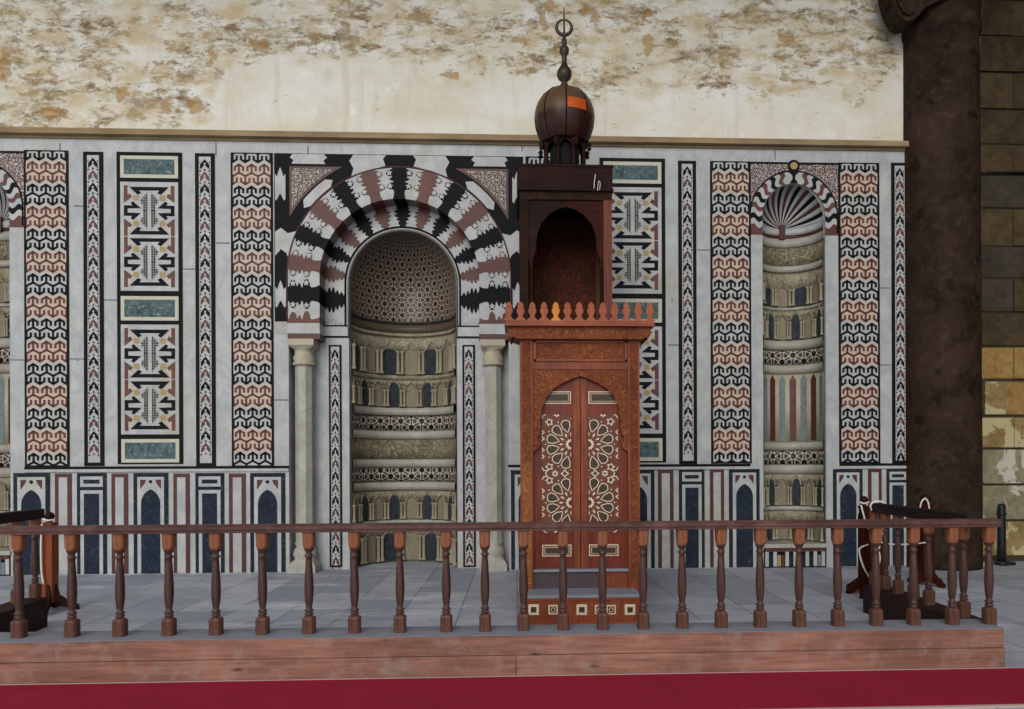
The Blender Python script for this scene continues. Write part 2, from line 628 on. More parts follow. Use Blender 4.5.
c = t.mix(t.math('MULTIPLY', och, .68), base, t.mix(t.noise(g, 5, 4), L(160, 124, 70), L(186, 164, 120)))
deep = t.math('MULTIPLY', t.math('SUBTRACT', fl, t.math('ADD', lo, .075)), 22.0, None, True)
c = t.mix(t.math('MULTIPLY', deep, .75), c, L(104, 78, 46))  # dark brown shadow flecks of the peeling, put into the colour
fk = t.noise(t.mapping(w2, (1, 1, 2.6)), 15, 6, .7, .3)
fleck = t.math('MULTIPLY', t.math('SUBTRACT', fk, t.math('SUBTRACT', .72, t.math('MULTIPLY', act, .165))), 16.0, None, True)
c = t.mix(t.math('MULTIPLY', fleck, .55), c, L(120, 98, 66))  # finer flecks, shadow painted in the same way
soft = t.ramp(t.noise(t.mapping(g, (.8, 1, 1.6)), 2.6, 6, .65), [(.44, 0), (.62, .75)])
c = t.mix(t.math('MULTIPLY', soft, rg), c, L(184, 162, 118))
hole, crk = och, fleck
wh = t.ramp(t.noise(g, 2.4, 6, .7), [(.6, 0), (.7, 1)])
c = t.mix(t.math('MULTIPLY', wh, .7), c, L(226, 228, 228))
grey = t.ramp(t.noise(t.mapping(g, (1, 1, .7)), 1.3, 5, .65), [(.56, 0), (.72, .5)])
c = t.mix(grey, c, L(176, 172, 156))
streak = t.ramp(t.noise(t.mapping(g, (3.5, 1, .35)), 1.4, 5, .6), [(.55, 0), (.72, .4)])
c = t.mix(streak, c, L(188, 172, 140))
# bare ochre patches with a shape of their own
wp = t.vadd(g, t.noise(t.mapping(g, (1, 1, 1.5)), 4, 8, .75, .5, True), .50)
ws = t.sep(wp)
tot = None
for px, py, rw, rh in ((211, 52, 4, 12), (451, 73, 10, 5), (543, 20, 4, 9), (549, 5, 10, 6), (597, 18, 8, 6), (588, 9, 9, 5), (648, 45, 5, 12), (647, 14, 5, 6),
                       (787, 34, 10, 7), (520, 40, 8, 4), (260, 42, 12, 5), (50, 112, 18, 7), (165, 104, 5, 12), (3, 65, 6, 16), (195, 104, 8, 9), (122, 92, 9, 6)):
    x, z = P(px, py)
    a = t.math('DIVIDE', t.math('SUBTRACT', ws[0], x + .25), rw * .0157)
    b2 = t.math('DIVIDE', t.math('SUBTRACT', ws[2], z + .25), rh * .0157)
    d = t.math('ADD', t.math('MULTIPLY', a, a), t.math('MULTIPLY', b2, b2))
    tot = d if tot is None else t.math('MINIMUM', tot, d)
pm = t.ramp(tot, [(.5, 1), (.95, 0)])
c = t.mix(t.math('MULTIPLY', pm, .75), c, L(168, 130, 78))
h = t.math('SUBTRACT', t.math('MULTIPLY', t.math('ADD', hole, t.math('ADD', crk, deep)), -1.0), pm)
t.out(c, .9, t.math('ADD', h, t.math('MULTIPLY', fine, .7)), 0.55, .02, .2)

# column stone and side wall masonry
t = NT('column_stone')
g = t.n.new('ShaderNodeNewGeometry').outputs['Position']
n = t.noise(g, 1.4, 7, .7, .4); n2 = t.noise(g, 9, 6, .7)
c = t.mix(t.ramp(n, [(.35, 0), (.65, 1)]), L(30, 21, 16), L(58, 44, 35))
c = t.mix(t.ramp(n2, [(.52, 0), (.72, .4)]), c, L(86, 72, 58))
c = t.mix(t.ramp(t.noise(g, 3.1, 4), [(.6, 0), (.66, .7)]), c, L(24, 17, 14))
t.out(c, .75, n2, .5, .02, .08)


def stone_block(name, a, b, plaster=0.0, pc=L(214, 200, 164)):
    t = NT(name)
    g = t.n.new('ShaderNodeNewGeometry').outputs['Position']
    n = t.noise(g, 2.2, 6, .65, .3); n2 = t.noise(g, 14, 5, .7)
    c = t.mix(t.ramp(n, [(.35, 0), (.65, 1)]), a, b)
    c = t.mix(t.ramp(n2, [(.52, 0), (.68, .5)]), c, tuple(x * .5 for x in a))
    c = t.mix(t.ramp(t.noise(g, 4.5, 5, .7), [(.35, .6), (.5, 0)]), c, tuple(x * .6 for x in a))
    if plaster:
        m = t.noise(g, 1.3, 6, .6, .8)
        k = t.ramp(m, [(.52 - plaster, 0), (.54 - plaster, 1)])
        c = t.mix(t.math('MULTIPLY', k, .85), c, pc)
    t.out(c, .85, t.math('ADD', n, n2), .5, .03, .2)


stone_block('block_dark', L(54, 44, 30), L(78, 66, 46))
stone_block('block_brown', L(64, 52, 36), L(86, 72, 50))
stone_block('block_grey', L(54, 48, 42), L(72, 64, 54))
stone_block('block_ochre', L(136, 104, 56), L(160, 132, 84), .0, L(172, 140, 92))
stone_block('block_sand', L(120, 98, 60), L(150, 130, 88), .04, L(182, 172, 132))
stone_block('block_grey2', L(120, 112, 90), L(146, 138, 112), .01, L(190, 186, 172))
t = NT('mortar'); t.out(L(62, 54, 42), .95)

# ------------------------------------------------------------------ structure: floor, walls, ledge, ceiling
mb = MB(); mb.box(-16, 16, -26, 1.6, -.2, 0, 'paving')
struct(mb.build('floor'))

Z_TOPM = P(300, 142.3)[1]                     # top of the marble, underside of the ledge
Z_LEDGE = P(300, 134.2)[1]
XL, XR = -11.0, P(918, 400)[0]

MI = rect(275, 155, 524, 574)                 # rectangle taken by the mihrab
MIX0, MIX1, MIZ1 = MI[0], MI[1], MI[3]
NR = rect(749.5, 162.5, 839, 567)             # rectangle taken by the right niche
NW = NR[1] - NR[0]
NLX1 = P(24.5, 300)[0]; NLX0 = NLX1 - NW      # left niche
NZ1 = NR[3]

def wallpiece(x0, x1, z0, z1):
    mb = MB()
    mb.box(x0, x1, 0, .5, z0, z1, 'white_marble')
    struct(mb.build('wall_back'))


for a, b in ((XL, NLX0), (NLX1, MIX0), (MIX1, NR[0]), (NR[1], XR)):
    wallpiece(a, b, 0, Z_TOPM)
wallpiece(NLX0, NLX1, NZ1, Z_TOPM)
wallpiece(MIX0, MIX1, MIZ1, Z_TOPM)
wallpiece(NR[0], NR[1], NZ1, Z_TOPM)
# fine joints between slabs
mb = MB()
for px, y0, y1 in ((60, 143, 152), (308, 146, 155), (522, 146, 152), (78, 360, 361), (216, 143, 155), (775, 150, 160), (672, 300, 302)):
    x, z = P(px, y0)
    mb.rect(x - .006, x + .006, P(px, y1)[1], z, -.003, 'hatch_grey')
for xa2, xb2, py in ((74, 85, 206), (104, 117, 300), (183, 196, 269), (70, 85, 359), (10, 24, 360), (697, 710, 250), (880, 891, 288), (880, 891, 365), (668, 679, 345), (216, 230, 243), (274, 289, 400)):
    x0, z = P(xa2, py); x1 = P(xb2, py)[0]
    mb.rect(x0, x1, z - .006, z + .006, -.003, 'hatch_grey')
# dark line between the dado and the field above, and the white fillet under it
zd = P(300, 467)[1]
for a, b in ((NLX1, P(289, 467)[0]), (P(508, 467)[0], NR[0]), (NR[1], XR)):
    mb.box(a, b, -.022, 0, zd - .02, zd + .02, 'black_marble')
    mb.box(a, b, -.03, 0, zd - .06, zd - .02, 'white_marble')
struct(mb.build('trim_2'))

mb = MB(); mb.box(XL, P(912, 60)[0], .04, .5, Z_LEDGE - .02, 11.6, 'plaster')
struct(mb.build('wall_upper'))

mb = MB()
pr = [(-.10, Z_LEDGE), (.04, Z_LEDGE + .02), (.04, Z_TOPM), (-.03, Z_TOPM), (-.03, Z_TOPM + .03), (-.11, Z_TOPM + .035)]
mb.prism_yz(pr, XL, P(908, 150)[0], 'ledge_stone')
struct(mb.build('trim_1'))

# masonry wall to the right of the column
SY = .45
mb = MB()
x0 = P(968, 300, SY)[0]
mb.box(x0, 9.6, SY + .03, SY + .6, 0, 11.6, 'mortar')
rnd = random.Random(5)
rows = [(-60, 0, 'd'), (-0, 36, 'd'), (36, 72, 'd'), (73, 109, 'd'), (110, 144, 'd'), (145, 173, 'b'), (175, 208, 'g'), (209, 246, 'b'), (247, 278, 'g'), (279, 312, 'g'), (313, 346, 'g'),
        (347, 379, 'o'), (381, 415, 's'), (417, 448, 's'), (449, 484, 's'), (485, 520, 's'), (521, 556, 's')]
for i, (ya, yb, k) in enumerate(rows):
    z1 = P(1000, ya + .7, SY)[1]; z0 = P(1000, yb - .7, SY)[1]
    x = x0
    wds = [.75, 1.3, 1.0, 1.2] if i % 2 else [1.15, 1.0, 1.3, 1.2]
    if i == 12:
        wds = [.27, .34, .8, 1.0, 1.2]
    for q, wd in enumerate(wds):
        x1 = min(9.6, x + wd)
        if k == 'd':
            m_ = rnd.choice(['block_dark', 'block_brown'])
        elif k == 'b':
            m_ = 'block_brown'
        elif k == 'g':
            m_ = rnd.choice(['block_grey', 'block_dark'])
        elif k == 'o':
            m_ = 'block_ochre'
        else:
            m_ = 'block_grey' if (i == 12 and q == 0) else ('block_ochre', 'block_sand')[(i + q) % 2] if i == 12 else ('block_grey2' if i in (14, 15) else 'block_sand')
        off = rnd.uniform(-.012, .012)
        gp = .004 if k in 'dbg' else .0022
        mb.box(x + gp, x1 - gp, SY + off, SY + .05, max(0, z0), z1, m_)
        x = x1
        if x >= 9.6:
            break
struct(mb.build('wall_right'))
mb = MB(); mb.box(9.6, 10.2, -9.0, SY + .6, 0, 11.6, 'block_grey')  # unseen wall out of frame, added to darken the right side
struct(mb.build('unseen_shade_wall'))
mb = MB(); mb.box(-16, 16, -6.5, 1.2, 11.6, 11.9, 'ceiling_wood')  # unseen roof slab, placed and sized so daylight enters from the front
struct(mb.build('unseen_ceiling'))


# ------------------------------------------------------------------ inlaid wall panels
def wavy_panel(px0, px1, py0, py1, label, group):
    """border, then rows of interlocking hooked arrows in pairs of black and brown"""
    X0, X1, Z0, Z1 = rect(px0, py0, px1, py1)
    bw = (X1 - X0) * .05
    mb = MB()
    mb.box(X0, X1, -.012, -.0003, Z0, Z1, 'black_marble')
    x0, x1, z0, z1 = X0 + bw, X1 - bw, Z0 + bw * .8, Z1 - bw * .7
    U = (x1 - x0) / 3
    per = P(0, py0)[1] - P(0, py0 + 22.45)[1]
    V = per / 1.635
    sw = .175 * U

    def q(pts, off, mat):
        c = clip(pts, x0, x1, z0, z1)
        if c:
            mb.xz(c, -.012 - off, mat)
    zt = Z1 + .14 * V                  # peak level of the first (black) zigzag
    k = 0
    z = zt
    while z > z0 - per:
        dark, lightm = (('black_marble', 'white_marble'), ('brown_marble', 'pink_marble'))[k % 2]
        # ground of the pair, cut along a zigzag
        for i in range(-1, 7):
            xa, xb_ = x0 + i * U / 2, x0 + (i + 1) * U / 2
            up = (i % 2 == 0)
            t0, t1 = (-.256, 0) if up else (0, -.256)
            za, zb_ = z + .83 * V + t0 * V, z + .83 * V + t1 * V
            q([(xa, za - per), (xb_, zb_ - per), (xb_, zb_), (xa, za)], .002, lightm)
            q(stroke((xa, z + t0 * V), (xb_, z + t1 * V), sw, sw * .3), .004, dark)
        for i in range(-1, 4):
            xc = x0 + (i + .5) * U
            q(stroke((xc, z), (xc, z + .6 * V), sw), .0045, dark)
            for s in (-1, 1):
                q(stroke((xc, z + .60 * V), (xc + s * .33 * U, z + .41 * V), sw, sw * .25), .005, dark)
                q(stroke((xc + s * .33 * U, z + .46 * V), (xc + s * .33 * U, z + .12 * V), sw), .0055, dark)
            xv = x0 + i * U
            q(stroke((xv, z - .256 * V), (xv, z - .84 * V), sw), .0045, dark)
            for s in (-1, 1):
                q(stroke((xv, z - .85 * V), (xv + s * .33 * U, z - .66 * V), sw, sw * .25), .005, dark)
                q(stroke((xv + s * .33 * U, z - .71 * V), (xv + s * .33 * U, z - .37 * V), sw), .0055, dark)
        z -= per
        k += 1
    return tag(mb.build('zigzag_mosaic'), label, 'wall panel', group)


G = 'tall zigzag mosaic panels on the wall'
wavy_panel(24.8, 69.2, 150.5, 467, 'leftmost tall mosaic panel of black and brown hooked arrows beside the cut-off niche', G)
wavy_panel(231.5, 273.5, 153, 467, 'tall zigzag mosaic panel touching the left side of the big striped arch', G)
wavy_panel(526, 568, 157, 467, 'mosaic panel mostly hidden behind the dark pulpit kiosk, only top bars showing', G)
wavy_panel(710.5, 751, 161.5, 463.5, 'tall zigzag mosaic panel just left of the ribbed shell niche', G)
wavy_panel(838.5, 879.5, 163, 463.5, 'tall zigzag mosaic panel just right of the ribbed shell niche', G)


def chevrons(mb, x0, x1, z0, z1, Y, pitch, frame='black_marble', fw=.3, phase=0):
    w_ = x1 - x0
    bw = w_ * fw
    mb.box(x0, x1, Y - .01, Y - .0003, z0, z1, frame)
    a0, a1, b0, b1 = x0 + bw, x1 - bw, z0 + bw * .9, z1 - bw * .9
    mb.rect(a0, a1, b0, b1, Y - .013, 'white_marble')
    xc = (x0 + x1) / 2
    hw = (a1 - a0) / 2 * .9
    z = b1 - pitch * .62
    k = phase
    while z > b0 + pitch * .25:
        m_ = ('black_marble', 'brown_marble')[k % 2]
        for s in (-1, 1):
            mb.xz([(xc, z + pitch * .42), (xc + s * hw * .86, z - pitch * .02), (xc + s * hw * .9, z - pitch * .42), (xc + s * hw * .45, z - pitch * .26), (xc, z - pitch * .02)], Y - .016, m_)
            mb.rect(xc + s * hw * .86 - hw * .14, xc + s * hw * .86 + hw * .14, z - pitch * .62, z - pitch * .48, Y - .016, 'black_marble')
            mb.rect(xc + s * hw * .9 - hw * .1, xc + s * hw * .9 + hw * .1, z + pitch * .1, z + pitch * .2, Y - .016, m_)
        mb.xz([(xc, z + pitch * .15), (xc + hw * .22, z + pitch * .03), (xc, z - pitch * .09), (xc - hw * .22, z + pitch * .03)], Y - .018, 'white_marble')
        mb.xz([(xc, z - pitch * .36), (xc + hw * .24, z - pitch * .46), (xc, z - pitch * .56), (xc - hw * .24, z - pitch * .46)], Y - .016, m_)
        z -= pitch
        k += 1


def strip(px0, px1, py0, py1, label):
    X0, X1, Z0, Z1 = rect(px0, py0, px1, py1)
    mb = MB()
    chevrons(mb, X0, X1, Z0, Z1, 0, .181, fw=.2)
    return tag(mb.build('mosaic_strip'), label, 'wall panel', 'narrow chevron mosaic strips on the wall')


strip(84, 104, 152, 466, 'narrow chevron mosaic strip left of the leftmost framed star panel')
strip(195.8, 215.5, 153.5, 466.5, 'narrow chevron mosaic strip right of the leftmost framed star panel')
strip(678.5, 696.5, 161, 464, 'narrow chevron mosaic strip right of the panel half hidden by the pulpit')
strip(891.5, 908, 163, 463.5, 'narrow chevron mosaic strip at the edge of the dark stone column')


def star_tile(mb, xc, zc, sx, sz, Y):
    """one mirrored tile of arrows; sx, sz: metres per drawing unit"""
    polys = [('black_marble', [(258, 0), (303, 0), (303, 65), (203, 65), (223, 95), (193, 115), (100, 30), (258, 25)]),
             ('black_marble', [(0, 294), (238, 294), (138, 196), (96, 218), (122, 250), (0, 250)]),
             ('brown_marble', [(258, 312), (303, 312), (303, 95), (205, 170), (228, 208), (258, 195)]),
             ('yellow_marble', [(124, 140), (132, 124), (184, 124), (194, 140), (194, 174), (184, 190), (132, 190), (124, 174)]),
             ('pink_marble', [(258, 205), (235, 215), (200, 190), (190, 205), (250, 290), (258, 290)])]
    for ax in (-1, 1):
        for az in (-1, 1):
            for k, (m_, pl) in enumerate(polys):
                mb.xz([(xc + ax * x * sx, zc + az * z * sz) for x, z in pl], Y - .002 * (1 if k != 4 else .6), m_)
            hp = [(22, 0), (73, 0), (73, 95), (118, 125), (22, 235)]
            mb.xz([(xc + ax * x * sx, zc + az * z * sz) for x, z in hp], Y - .0012, 'hatch_base')
            for r in range(8):
                for c in range(4):
                    x, z = 34 + c * 26, 14 + r * 29
                    lim = 73 if z < 95 else 118 if z < 125 else 22 + (235 - z) / 110 * 96
                    if x + 8 < lim:
                        d = 13
                        mb.xz([(xc + ax * (x - d) * sx, zc + az * (z - d) * sz), (xc + ax * (x + d) * sx, zc + az * (z - d) * sz), (xc + ax * x * sx, zc + az * (z + d + 3) * sz)], Y - .003, 'hatch_grey')


def framed_panel(px0, px1, py0, py1, label):
    X0, X1, Z0, Z1 = rect(px0, py0, px1, py1)
    root = thing('framed_panel', label, 'wall panel', ((X0 + X1) / 2, 0, Z0), 'framed star pattern panels')
    Wd, H = X1 - X0, Z1 - Z0
    bw = .058 * Wd
    mb = MB()
    mb.box(X0, X1, -.012, -.0003, Z0, Z1, 'black_marble')
    mb.build('frame', root)
    # sections top to bottom as fractions of the height (green slab, tiles, green slab, tiles, green slab)
    secs = [('g', .012, .083), ('t', .096, .445), ('g', .462, .540), ('t', .553, .905), ('g', .920, .995)]
    for k, a, b in secs:
        z1, z0 = Z1 - a * H, Z1 - b * H
        x0, x1 = X0 + bw, X1 - bw
        if k == 'g':
            mb = MB()
            mb.box(x0, x1, -.016, -.004, z0, z1, 'pale_marble')
            g_ = .055 * Wd
            mb.rect(x0 + g_, x1 - g_, z0 + g_, z1 - g_, -.019, 'green_marble')
            mb.build('marble_slab', root)
        else:
            mb = MB()
            mb.box(x0, x1, -.016, -.004, z0, z1, 'white_marble')
            g_ = .055 * Wd
            xa, xb_, za, zb_ = x0 + g_, x1 - g_, z0 + g_ * .9, z1 - g_ * .9
            hh = (zb_ - za) / 2
            for i in range(2):
                star_tile(mb, (xa + xb_) / 2, za + hh * (i + .5), (xb_ - xa) / 606, hh / 634, -.017)
            mb.build('mosaic', root)
    return root


framed_panel(117.5, 182.8, 152.5, 464, 'framed star mosaic panel with green slabs, far left of the big arch')
framed_panel(600, 665.5, 158.5, 462.5, 'framed star mosaic panel with green slabs, half hidden behind the pulpit')


# ------------------------------------------------------------------ dado panels
def arch_pts(x0, x1, z0, zs, zt, n=8):
    """outline of a pointed arch opening, from bottom left up and over"""
    xc = (x0 + x1) / 2
    pts = [(x0, z0), (x0, zs)]
    w_ = xc - x0
    for i in range(1, n + 1):
        a = i / n
        # gothic curve
        ang = a * PI / 2.6
        x = x0 + w_ * (1 - math.cos(ang)) / (1 - math.cos(PI / 2.6))
        z = zs + (zt - zs) * math.sin(ang) / math.sin(PI / 2.6)
        pts.append((x, z))
    right = [(2 * xc - x, z) for x, z in pts[:-1]][::-1]
    return pts + right


def dado_arch(px0, px1, label, py0=473):
    X0, X1, _, Z1 = rect(px0, py0, px1, 574)
    Z0 = .015
    mb = MB()
    W_ = X1 - X0
    mb.box(X0, X1, -.012, -.0003, Z0, Z1, 'navy_marble')
    b = W_ * .115
    mb.rect(X0 + b, X1 - b, Z0, Z1 - b, -.016, 'white_marble')
    a0, a1 = X0 + W_ * .225, X1 - W_ * .225
    zt = Z1 - W_ * .48
    mb.xz(arch_pts(a0 - .0, a1 + .0, Z0, zt - W_ * .42, zt), -.022, 'blue_marble')
    xc = (X0 + X1) / 2
    for s in (-1, 1):
        mb.xz([(xc + s * W_ * .30, Z1 - b - W_ * .08), (xc + s * W_ * .13, Z1 - b - W_ * .08), (xc + s * W_ * .17, Z1 - b - W_ * .19), (xc + s * W_ * .30, Z1 - b - W_ * .36)], -.019, 'red_marble')
    n = 10
    mb.xz([(xc + W_ * .055 * math.cos(2 * PI * i / n), Z1 - b - W_ * .14 + W_ * .055 * math.sin(2 * PI * i / n)) for i in range(n)], -.019, 'navy_marble')
    return tag(mb.build('dado_panel'), label, 'wall panel', 'blue pointed arch dado panels')


def dado_rect(px0, px1, label, py0=473):
    X0, X1, _, Z1 = rect(px0, py0, px1, 574)
    Z0 = .015
    W_ = X1 - X0
    mb = MB()
    mb.box(X0, X1, -.012, -.0003, Z0, Z1, 'navy_marble')
    b = W_ * .12
    zt = Z1 - b
    mb.rect(X0 + b, X1 - b, zt - W_ * .36, zt, -.016, 'white_marble')
    mb.rect(X0 + b * 1.9, X1 - b * 1.9, zt - W_ * .25, zt - W_ * .11, -.019, 'navy_marble')
    z2 = zt - W_ * .48
    mb.rect(X0 + b, X1 - b, Z0, z2, -.016, 'white_marble')
    mb.rect(X0 + b * 2, X1 - b * 2, Z0, z2 - b, -.019, 'blue_marble')
    return tag(mb.build('dado_panel'), label, 'wall panel', 'blue rectangular dado panels')


def dado_strip(px0, px1, label, py0=473.5):
    X0, X1, _, Z1 = rect(px0, py0, px1, 574)
    Z0 = .015
    W_ = X1 - X0
    mb = MB()
    mb.box(X0, X1, -.012, -.0003, Z0, Z1, 'red_marble')
    b = W_ * .24
    mb.rect(X0 + b, X1 - b, Z0, Z1 - b, -.016, 'white_marble')
    return tag(mb.build('dado_panel'), label, 'wall panel', 'white dado strips in red-brown frames')


dado_arch(14, 50.3, 'blue pointed arch dado panel at far left, beneath the leftmost zigzag mosaic')
dado_strip(55.5, 72, 'red-framed white dado strip between leftmost arch panel and the first blue rectangle')
dado_rect(77.5, 107, 'blue rectangular dado panel under the leftmost narrow chevron strip')
dado_strip(112, 128.3, 'red-framed white dado strip under left edge of the framed star panel')
dado_arch(134, 168.6, 'blue pointed arch dado panel under the leftmost framed star panel')
dado_strip(173.8, 190, 'red-framed white dado strip under right edge of the framed star panel')
dado_rect(195.8, 224.5, 'blue rectangular dado panel below the second chevron strip from left')
dado_strip(229.3, 246, 'red-framed white dado strip below the zigzag mosaic beside the striped arch')
dado_arch(250.5, 285.5, 'blue pointed arch dado panel with orange stain, next to the left marble column')
dado_arch(511, 545, 'blue dado panel mostly hidden behind left edge of the carved pulpit', 470.5)
dado_arch(621, 654.5, 'blue pointed arch dado panel peeking out right of the carved pulpit', 469.5)
dado_strip(658, 673.5, 'red-framed white dado strip first to the right of the pulpit', 469.5)
dado_rect(679, 704.5, 'blue rectangular dado panel between pulpit and shell niche', 469)
dado_strip(710, 724, 'red-framed white dado strip left of the arch panel beside the shell niche', 469)
dado_arch(729, 759.5, 'blue pointed arch dado panel touching the left side of the shell niche', 469)
dado_arch(833, 862.5, 'blue pointed arch dado panel touching the right side of the shell niche', 469)
dado_strip(868, 881.5, 'red-framed white dado strip right of the shell niche', 469)
dado_rect(886.5, 908.5, 'blue rectangular dado panel at the foot of the dark stone column', 469)


# ------------------------------------------------------------------ niche interiors
def cyl(cx, cy, r, a, z):
    return (cx + r * math.sin(a), cy + r * math.cos(a), z)


def band(cx, cy, R, proj, z0, z1, mat, n=36, amax=PI / 2):
    """curved slab on the inside of a half round niche"""
    mb = MB()
    r = R - proj
    for i in range(n):
        a, b = -amax + 2 * amax * i / n, -amax + 2 * amax * (i + 1) / n
        p = [cyl(cx, cy, r, a, z0), cyl(cx, cy, r, b, z0), cyl(cx, cy, r, b, z1), cyl(cx, cy, r, a, z1)]
        o = [cyl(cx, cy, R + .03, a, z0), cyl(cx, cy, R + .03, b, z0), cyl(cx, cy, R + .03, b, z1), cyl(cx, cy, R + .03, a, z1)]
        mb.poly(p, mat, True, [(a * R, z0), (b * R, z0), (b * R, z1), (a * R, z1)])
        mb.poly([p[3], p[2], o[2], o[3]], mat)
        mb.poly([p[0], o[0], o[1], p[1]], mat)
    return mb


def arcade(root, cx, cy, R, z0, z1, zc, n, colours, dark_tall=False, ncol=2):
    """blind arcade: panels, paired colonnettes and arch mouldings between z0 and z1 (top of the panels), spandrel up to zc"""
    mb = band(cx, cy, R, 0, z0 - .01, z1 - (z1 - z0) * .12, 'sand_marble')
    for k_, v_ in enumerate(band(cx, cy, R, .012, z1 - (z1 - z0) * .12, zc, 'carved_stone').f):
        pass
    up = band(cx, cy, R, .012, z1 - (z1 - z0) * .02, zc, 'carved_stone')
    base_n = len(mb.v)
    mb.mi('carved_stone')
    for f, m_, s_, u_ in zip(up.f, up.m, up.s, up.uv):
        mb.poly([up.v[i] for i in f], 'carved_stone', s_, u_)
    pitch = PI / n if n % 2 else PI / n
    H = z1 - z0
    for i in range(-(n // 2), n // 2 + 1):
        a = i * pitch
        m_ = colours[abs(i) % len(colours)]
        dark = m_ == 'slate_marble'
        hw = pitch * (.30 if not (dark_tall and dark) else .26)
        zt = z1 + (H * .12 if (dark_tall and dark) else 0)
        pts = arch_pts(-hw, hw, z0, z0 + (zt - z0) * (.72 if dark_tall else .90), zt, 5)
        half = len(pts) // 2
        # strip between left and right outline so that the panel follows the curve
        left = pts[:half + 1]
        right = [(-x, z) for x, z in left]
        for (lx, lz), (mx, mz) in zip(left, left[1:]):
            xs = [(-1, 0), (0, 1)]
            for s0, s1 in xs:
                q = []
                for sx, (ox, oz) in ((s0, (lx, lz)), (s1, (lx, lz)), (s1, (mx, mz)), (s0, (mx, mz))):
                    q.append(cyl(cx, cy, R - .016, a + sx * abs(ox), oz))
                mb.poly(q, m_)
        # arch moulding
        zs = z0 + (zt - z0) * (.72 if dark_tall else .90)
        e = hw * 1.25
        path = [cyl(cx, cy, R - .024, a + sx * e, zz) for sx, zz in [(-1, zs), (-.92, zs + (zt - zs) * .55), (-.55, zs + (zt - zs) * 1.0), (0, zt + ((zt - zs) * .35 + .015 if dark_tall else (zc - z1) * .72)), (.55, zs + (zt - zs) * 1.0), (.92, zs + (zt - zs) * .55), (1, zs)]]
        mb.tube(path, .011, 'carved_stone', 5)
    o = mb.build('arcade', root)
    rad = R * pitch * .07
    for i in range(-(n // 2) - 1, n // 2 + 1):
        a = (i + .5) * pitch
        for s in (-1, 1):
            aa = a + s * pitch * .10
            if abs(aa) > PI / 2 - .02:
                continue
            x, y, _ = cyl(cx, cy, R - .016 - rad, aa, 0)
            c = MB()
            h = (z1 - z0) * (.76 if dark_tall else .93)
            r_ = rad
            c.lathe([(r_ * 1.7, z0), (r_ * 1.7, z0 + .02), (r_ * 1.2, z0 + .04), (r_, z0 + .05), (r_, z0 + h - .05), (r_ * 1.2, z0 + h - .04), (r_ * 1.7, z0 + h - .01), (r_ * 1.7, z0 + h)], x, y, 8, 'shaft_stone')
            c.build('colonnette', o)
    return o


# ------------------------------------------------------------------ the mihrab
MY = .30                                        # plane of the inner arch and jambs
x0m, x1m = MIX0, MIX1
mxc = (x0m + x1m) / 2
root = thing('mihrab', 'large round-arched prayer niche with black, white and brown striped stone arch', 'prayer niche', (mxc, 0, 0))
mpx = (P(511, 278)[0] - P(288.5, 278)[0]) / 222.5      # metres per pixel on the wall here
RO, RI = 111.3 * mpx, 79.8 * mpx
AX, AZ = P(399.8, 278)
ZB = P(300, 321.7)[1]                           # foot of the arch ring
ZI = P(300, 333.5)[1]                           # foot of the impost block
IX, IZ = P(402.9, 284, MY)
mpi = (P(457, 284, MY)[0] - P(349, 284, MY)[0]) / 108
RN = 54 * mpi                                   # niche opening radius
RIN = RI + .06                                  # outer radius of the inner ring (behind the outer one)


def arc_map(cxx, czz, r, s, zbot):
    """s = arc angle measured from the crown, in radians; beyond 90 degrees it runs straight down"""
    sg = 1 if s >= 0 else -1
    a = abs(s)
    if a <= PI / 2:
        return cxx + sg * r * math.sin(a), czz + r * math.cos(a)
    return cxx + sg * r, max(zbot, czz - (a - PI / 2) * RO)


SB = PI / 2 + (AZ - ZB) / RO                    # parameter at the foot of the ring
N = 48
# outer ring, its soffit and the spandrel field
mb = MB()
for i in range(-N, N):
    a, b = SB * i / N, SB * (i + 1) / N
    p, q = arc_map(AX, AZ, RI, a, ZB), arc_map(AX, AZ, RI, b, ZB)
    P2, Q2 = arc_map(AX, AZ, RO, a, ZB), arc_map(AX, AZ, RO, b, ZB)
    mb.xz([p, q, Q2, P2], -.006, 'white_marble')
ring = mb.build('archivolt', root)
PITCH = math.radians(16.45)
nd = int(SB / PITCH + .6)
prof_o = [(1, .44), (.95, .46), (.93, .66), (.88, .86), (.80, .88), (.74, .74), (.73, .56), (.69, .46), (.65, .70), (.60, .62), (.57, .42), (.53, .42), (.51, .66), (.46, .90), (.37, .94), (.31, .72), (.30, .50), (.25, .42), (.2, .42), (.1, .46), (0, .56)]
prof_i = [(1, .56), (.93, .46), (.88, .66), (.82, .42), (.76, .80), (.68, .74), (.64, .46), (.57, .84), (.50, .74), (.45, .40), (.38, .66), (.33, .58), (.28, .30), (.2, .52), (.14, .46), (.08, .26), (0, .50)]


def voussoir(cxx, czz, r0_, r1_, s, prof, Y, mat, zbot, stars):
    mb = MB()
    pts = [(t_, w_) for t_, w_ in prof] + [(t_, -w_) for t_, w_ in prof[::-1]]
    out = []
    for t_, w_ in pts:
        out.append(arc_map(cxx, czz, r0_ + (r1_ - r0_) * t_, s + w_ * PITCH / 2, zbot))
    mb.prism(out, Y - .006, Y + .002, mat)
    if stars:
        for t_, w_ in ((.83, .66), (.83, -.66), (.41, .70), (.41, -.70)):
            c_ = arc_map(cxx, czz, r0_ + (r1_ - r0_) * t_, s + w_ * PITCH / 2, zbot)
            if c_[1] <= zbot + .03:
                continue
            st = []
            for k in range(10):
                rr = (.050 if k % 2 == 0 else .024)
                st.append((c_[0] + rr * math.sin(2 * PI * k / 10), c_[1] + rr * math.cos(2 * PI * k / 10)))
            mb.xz(st, Y - .009, 'white_marble')
    return mb


def cut_low(prof, s, zbot):
    return prof


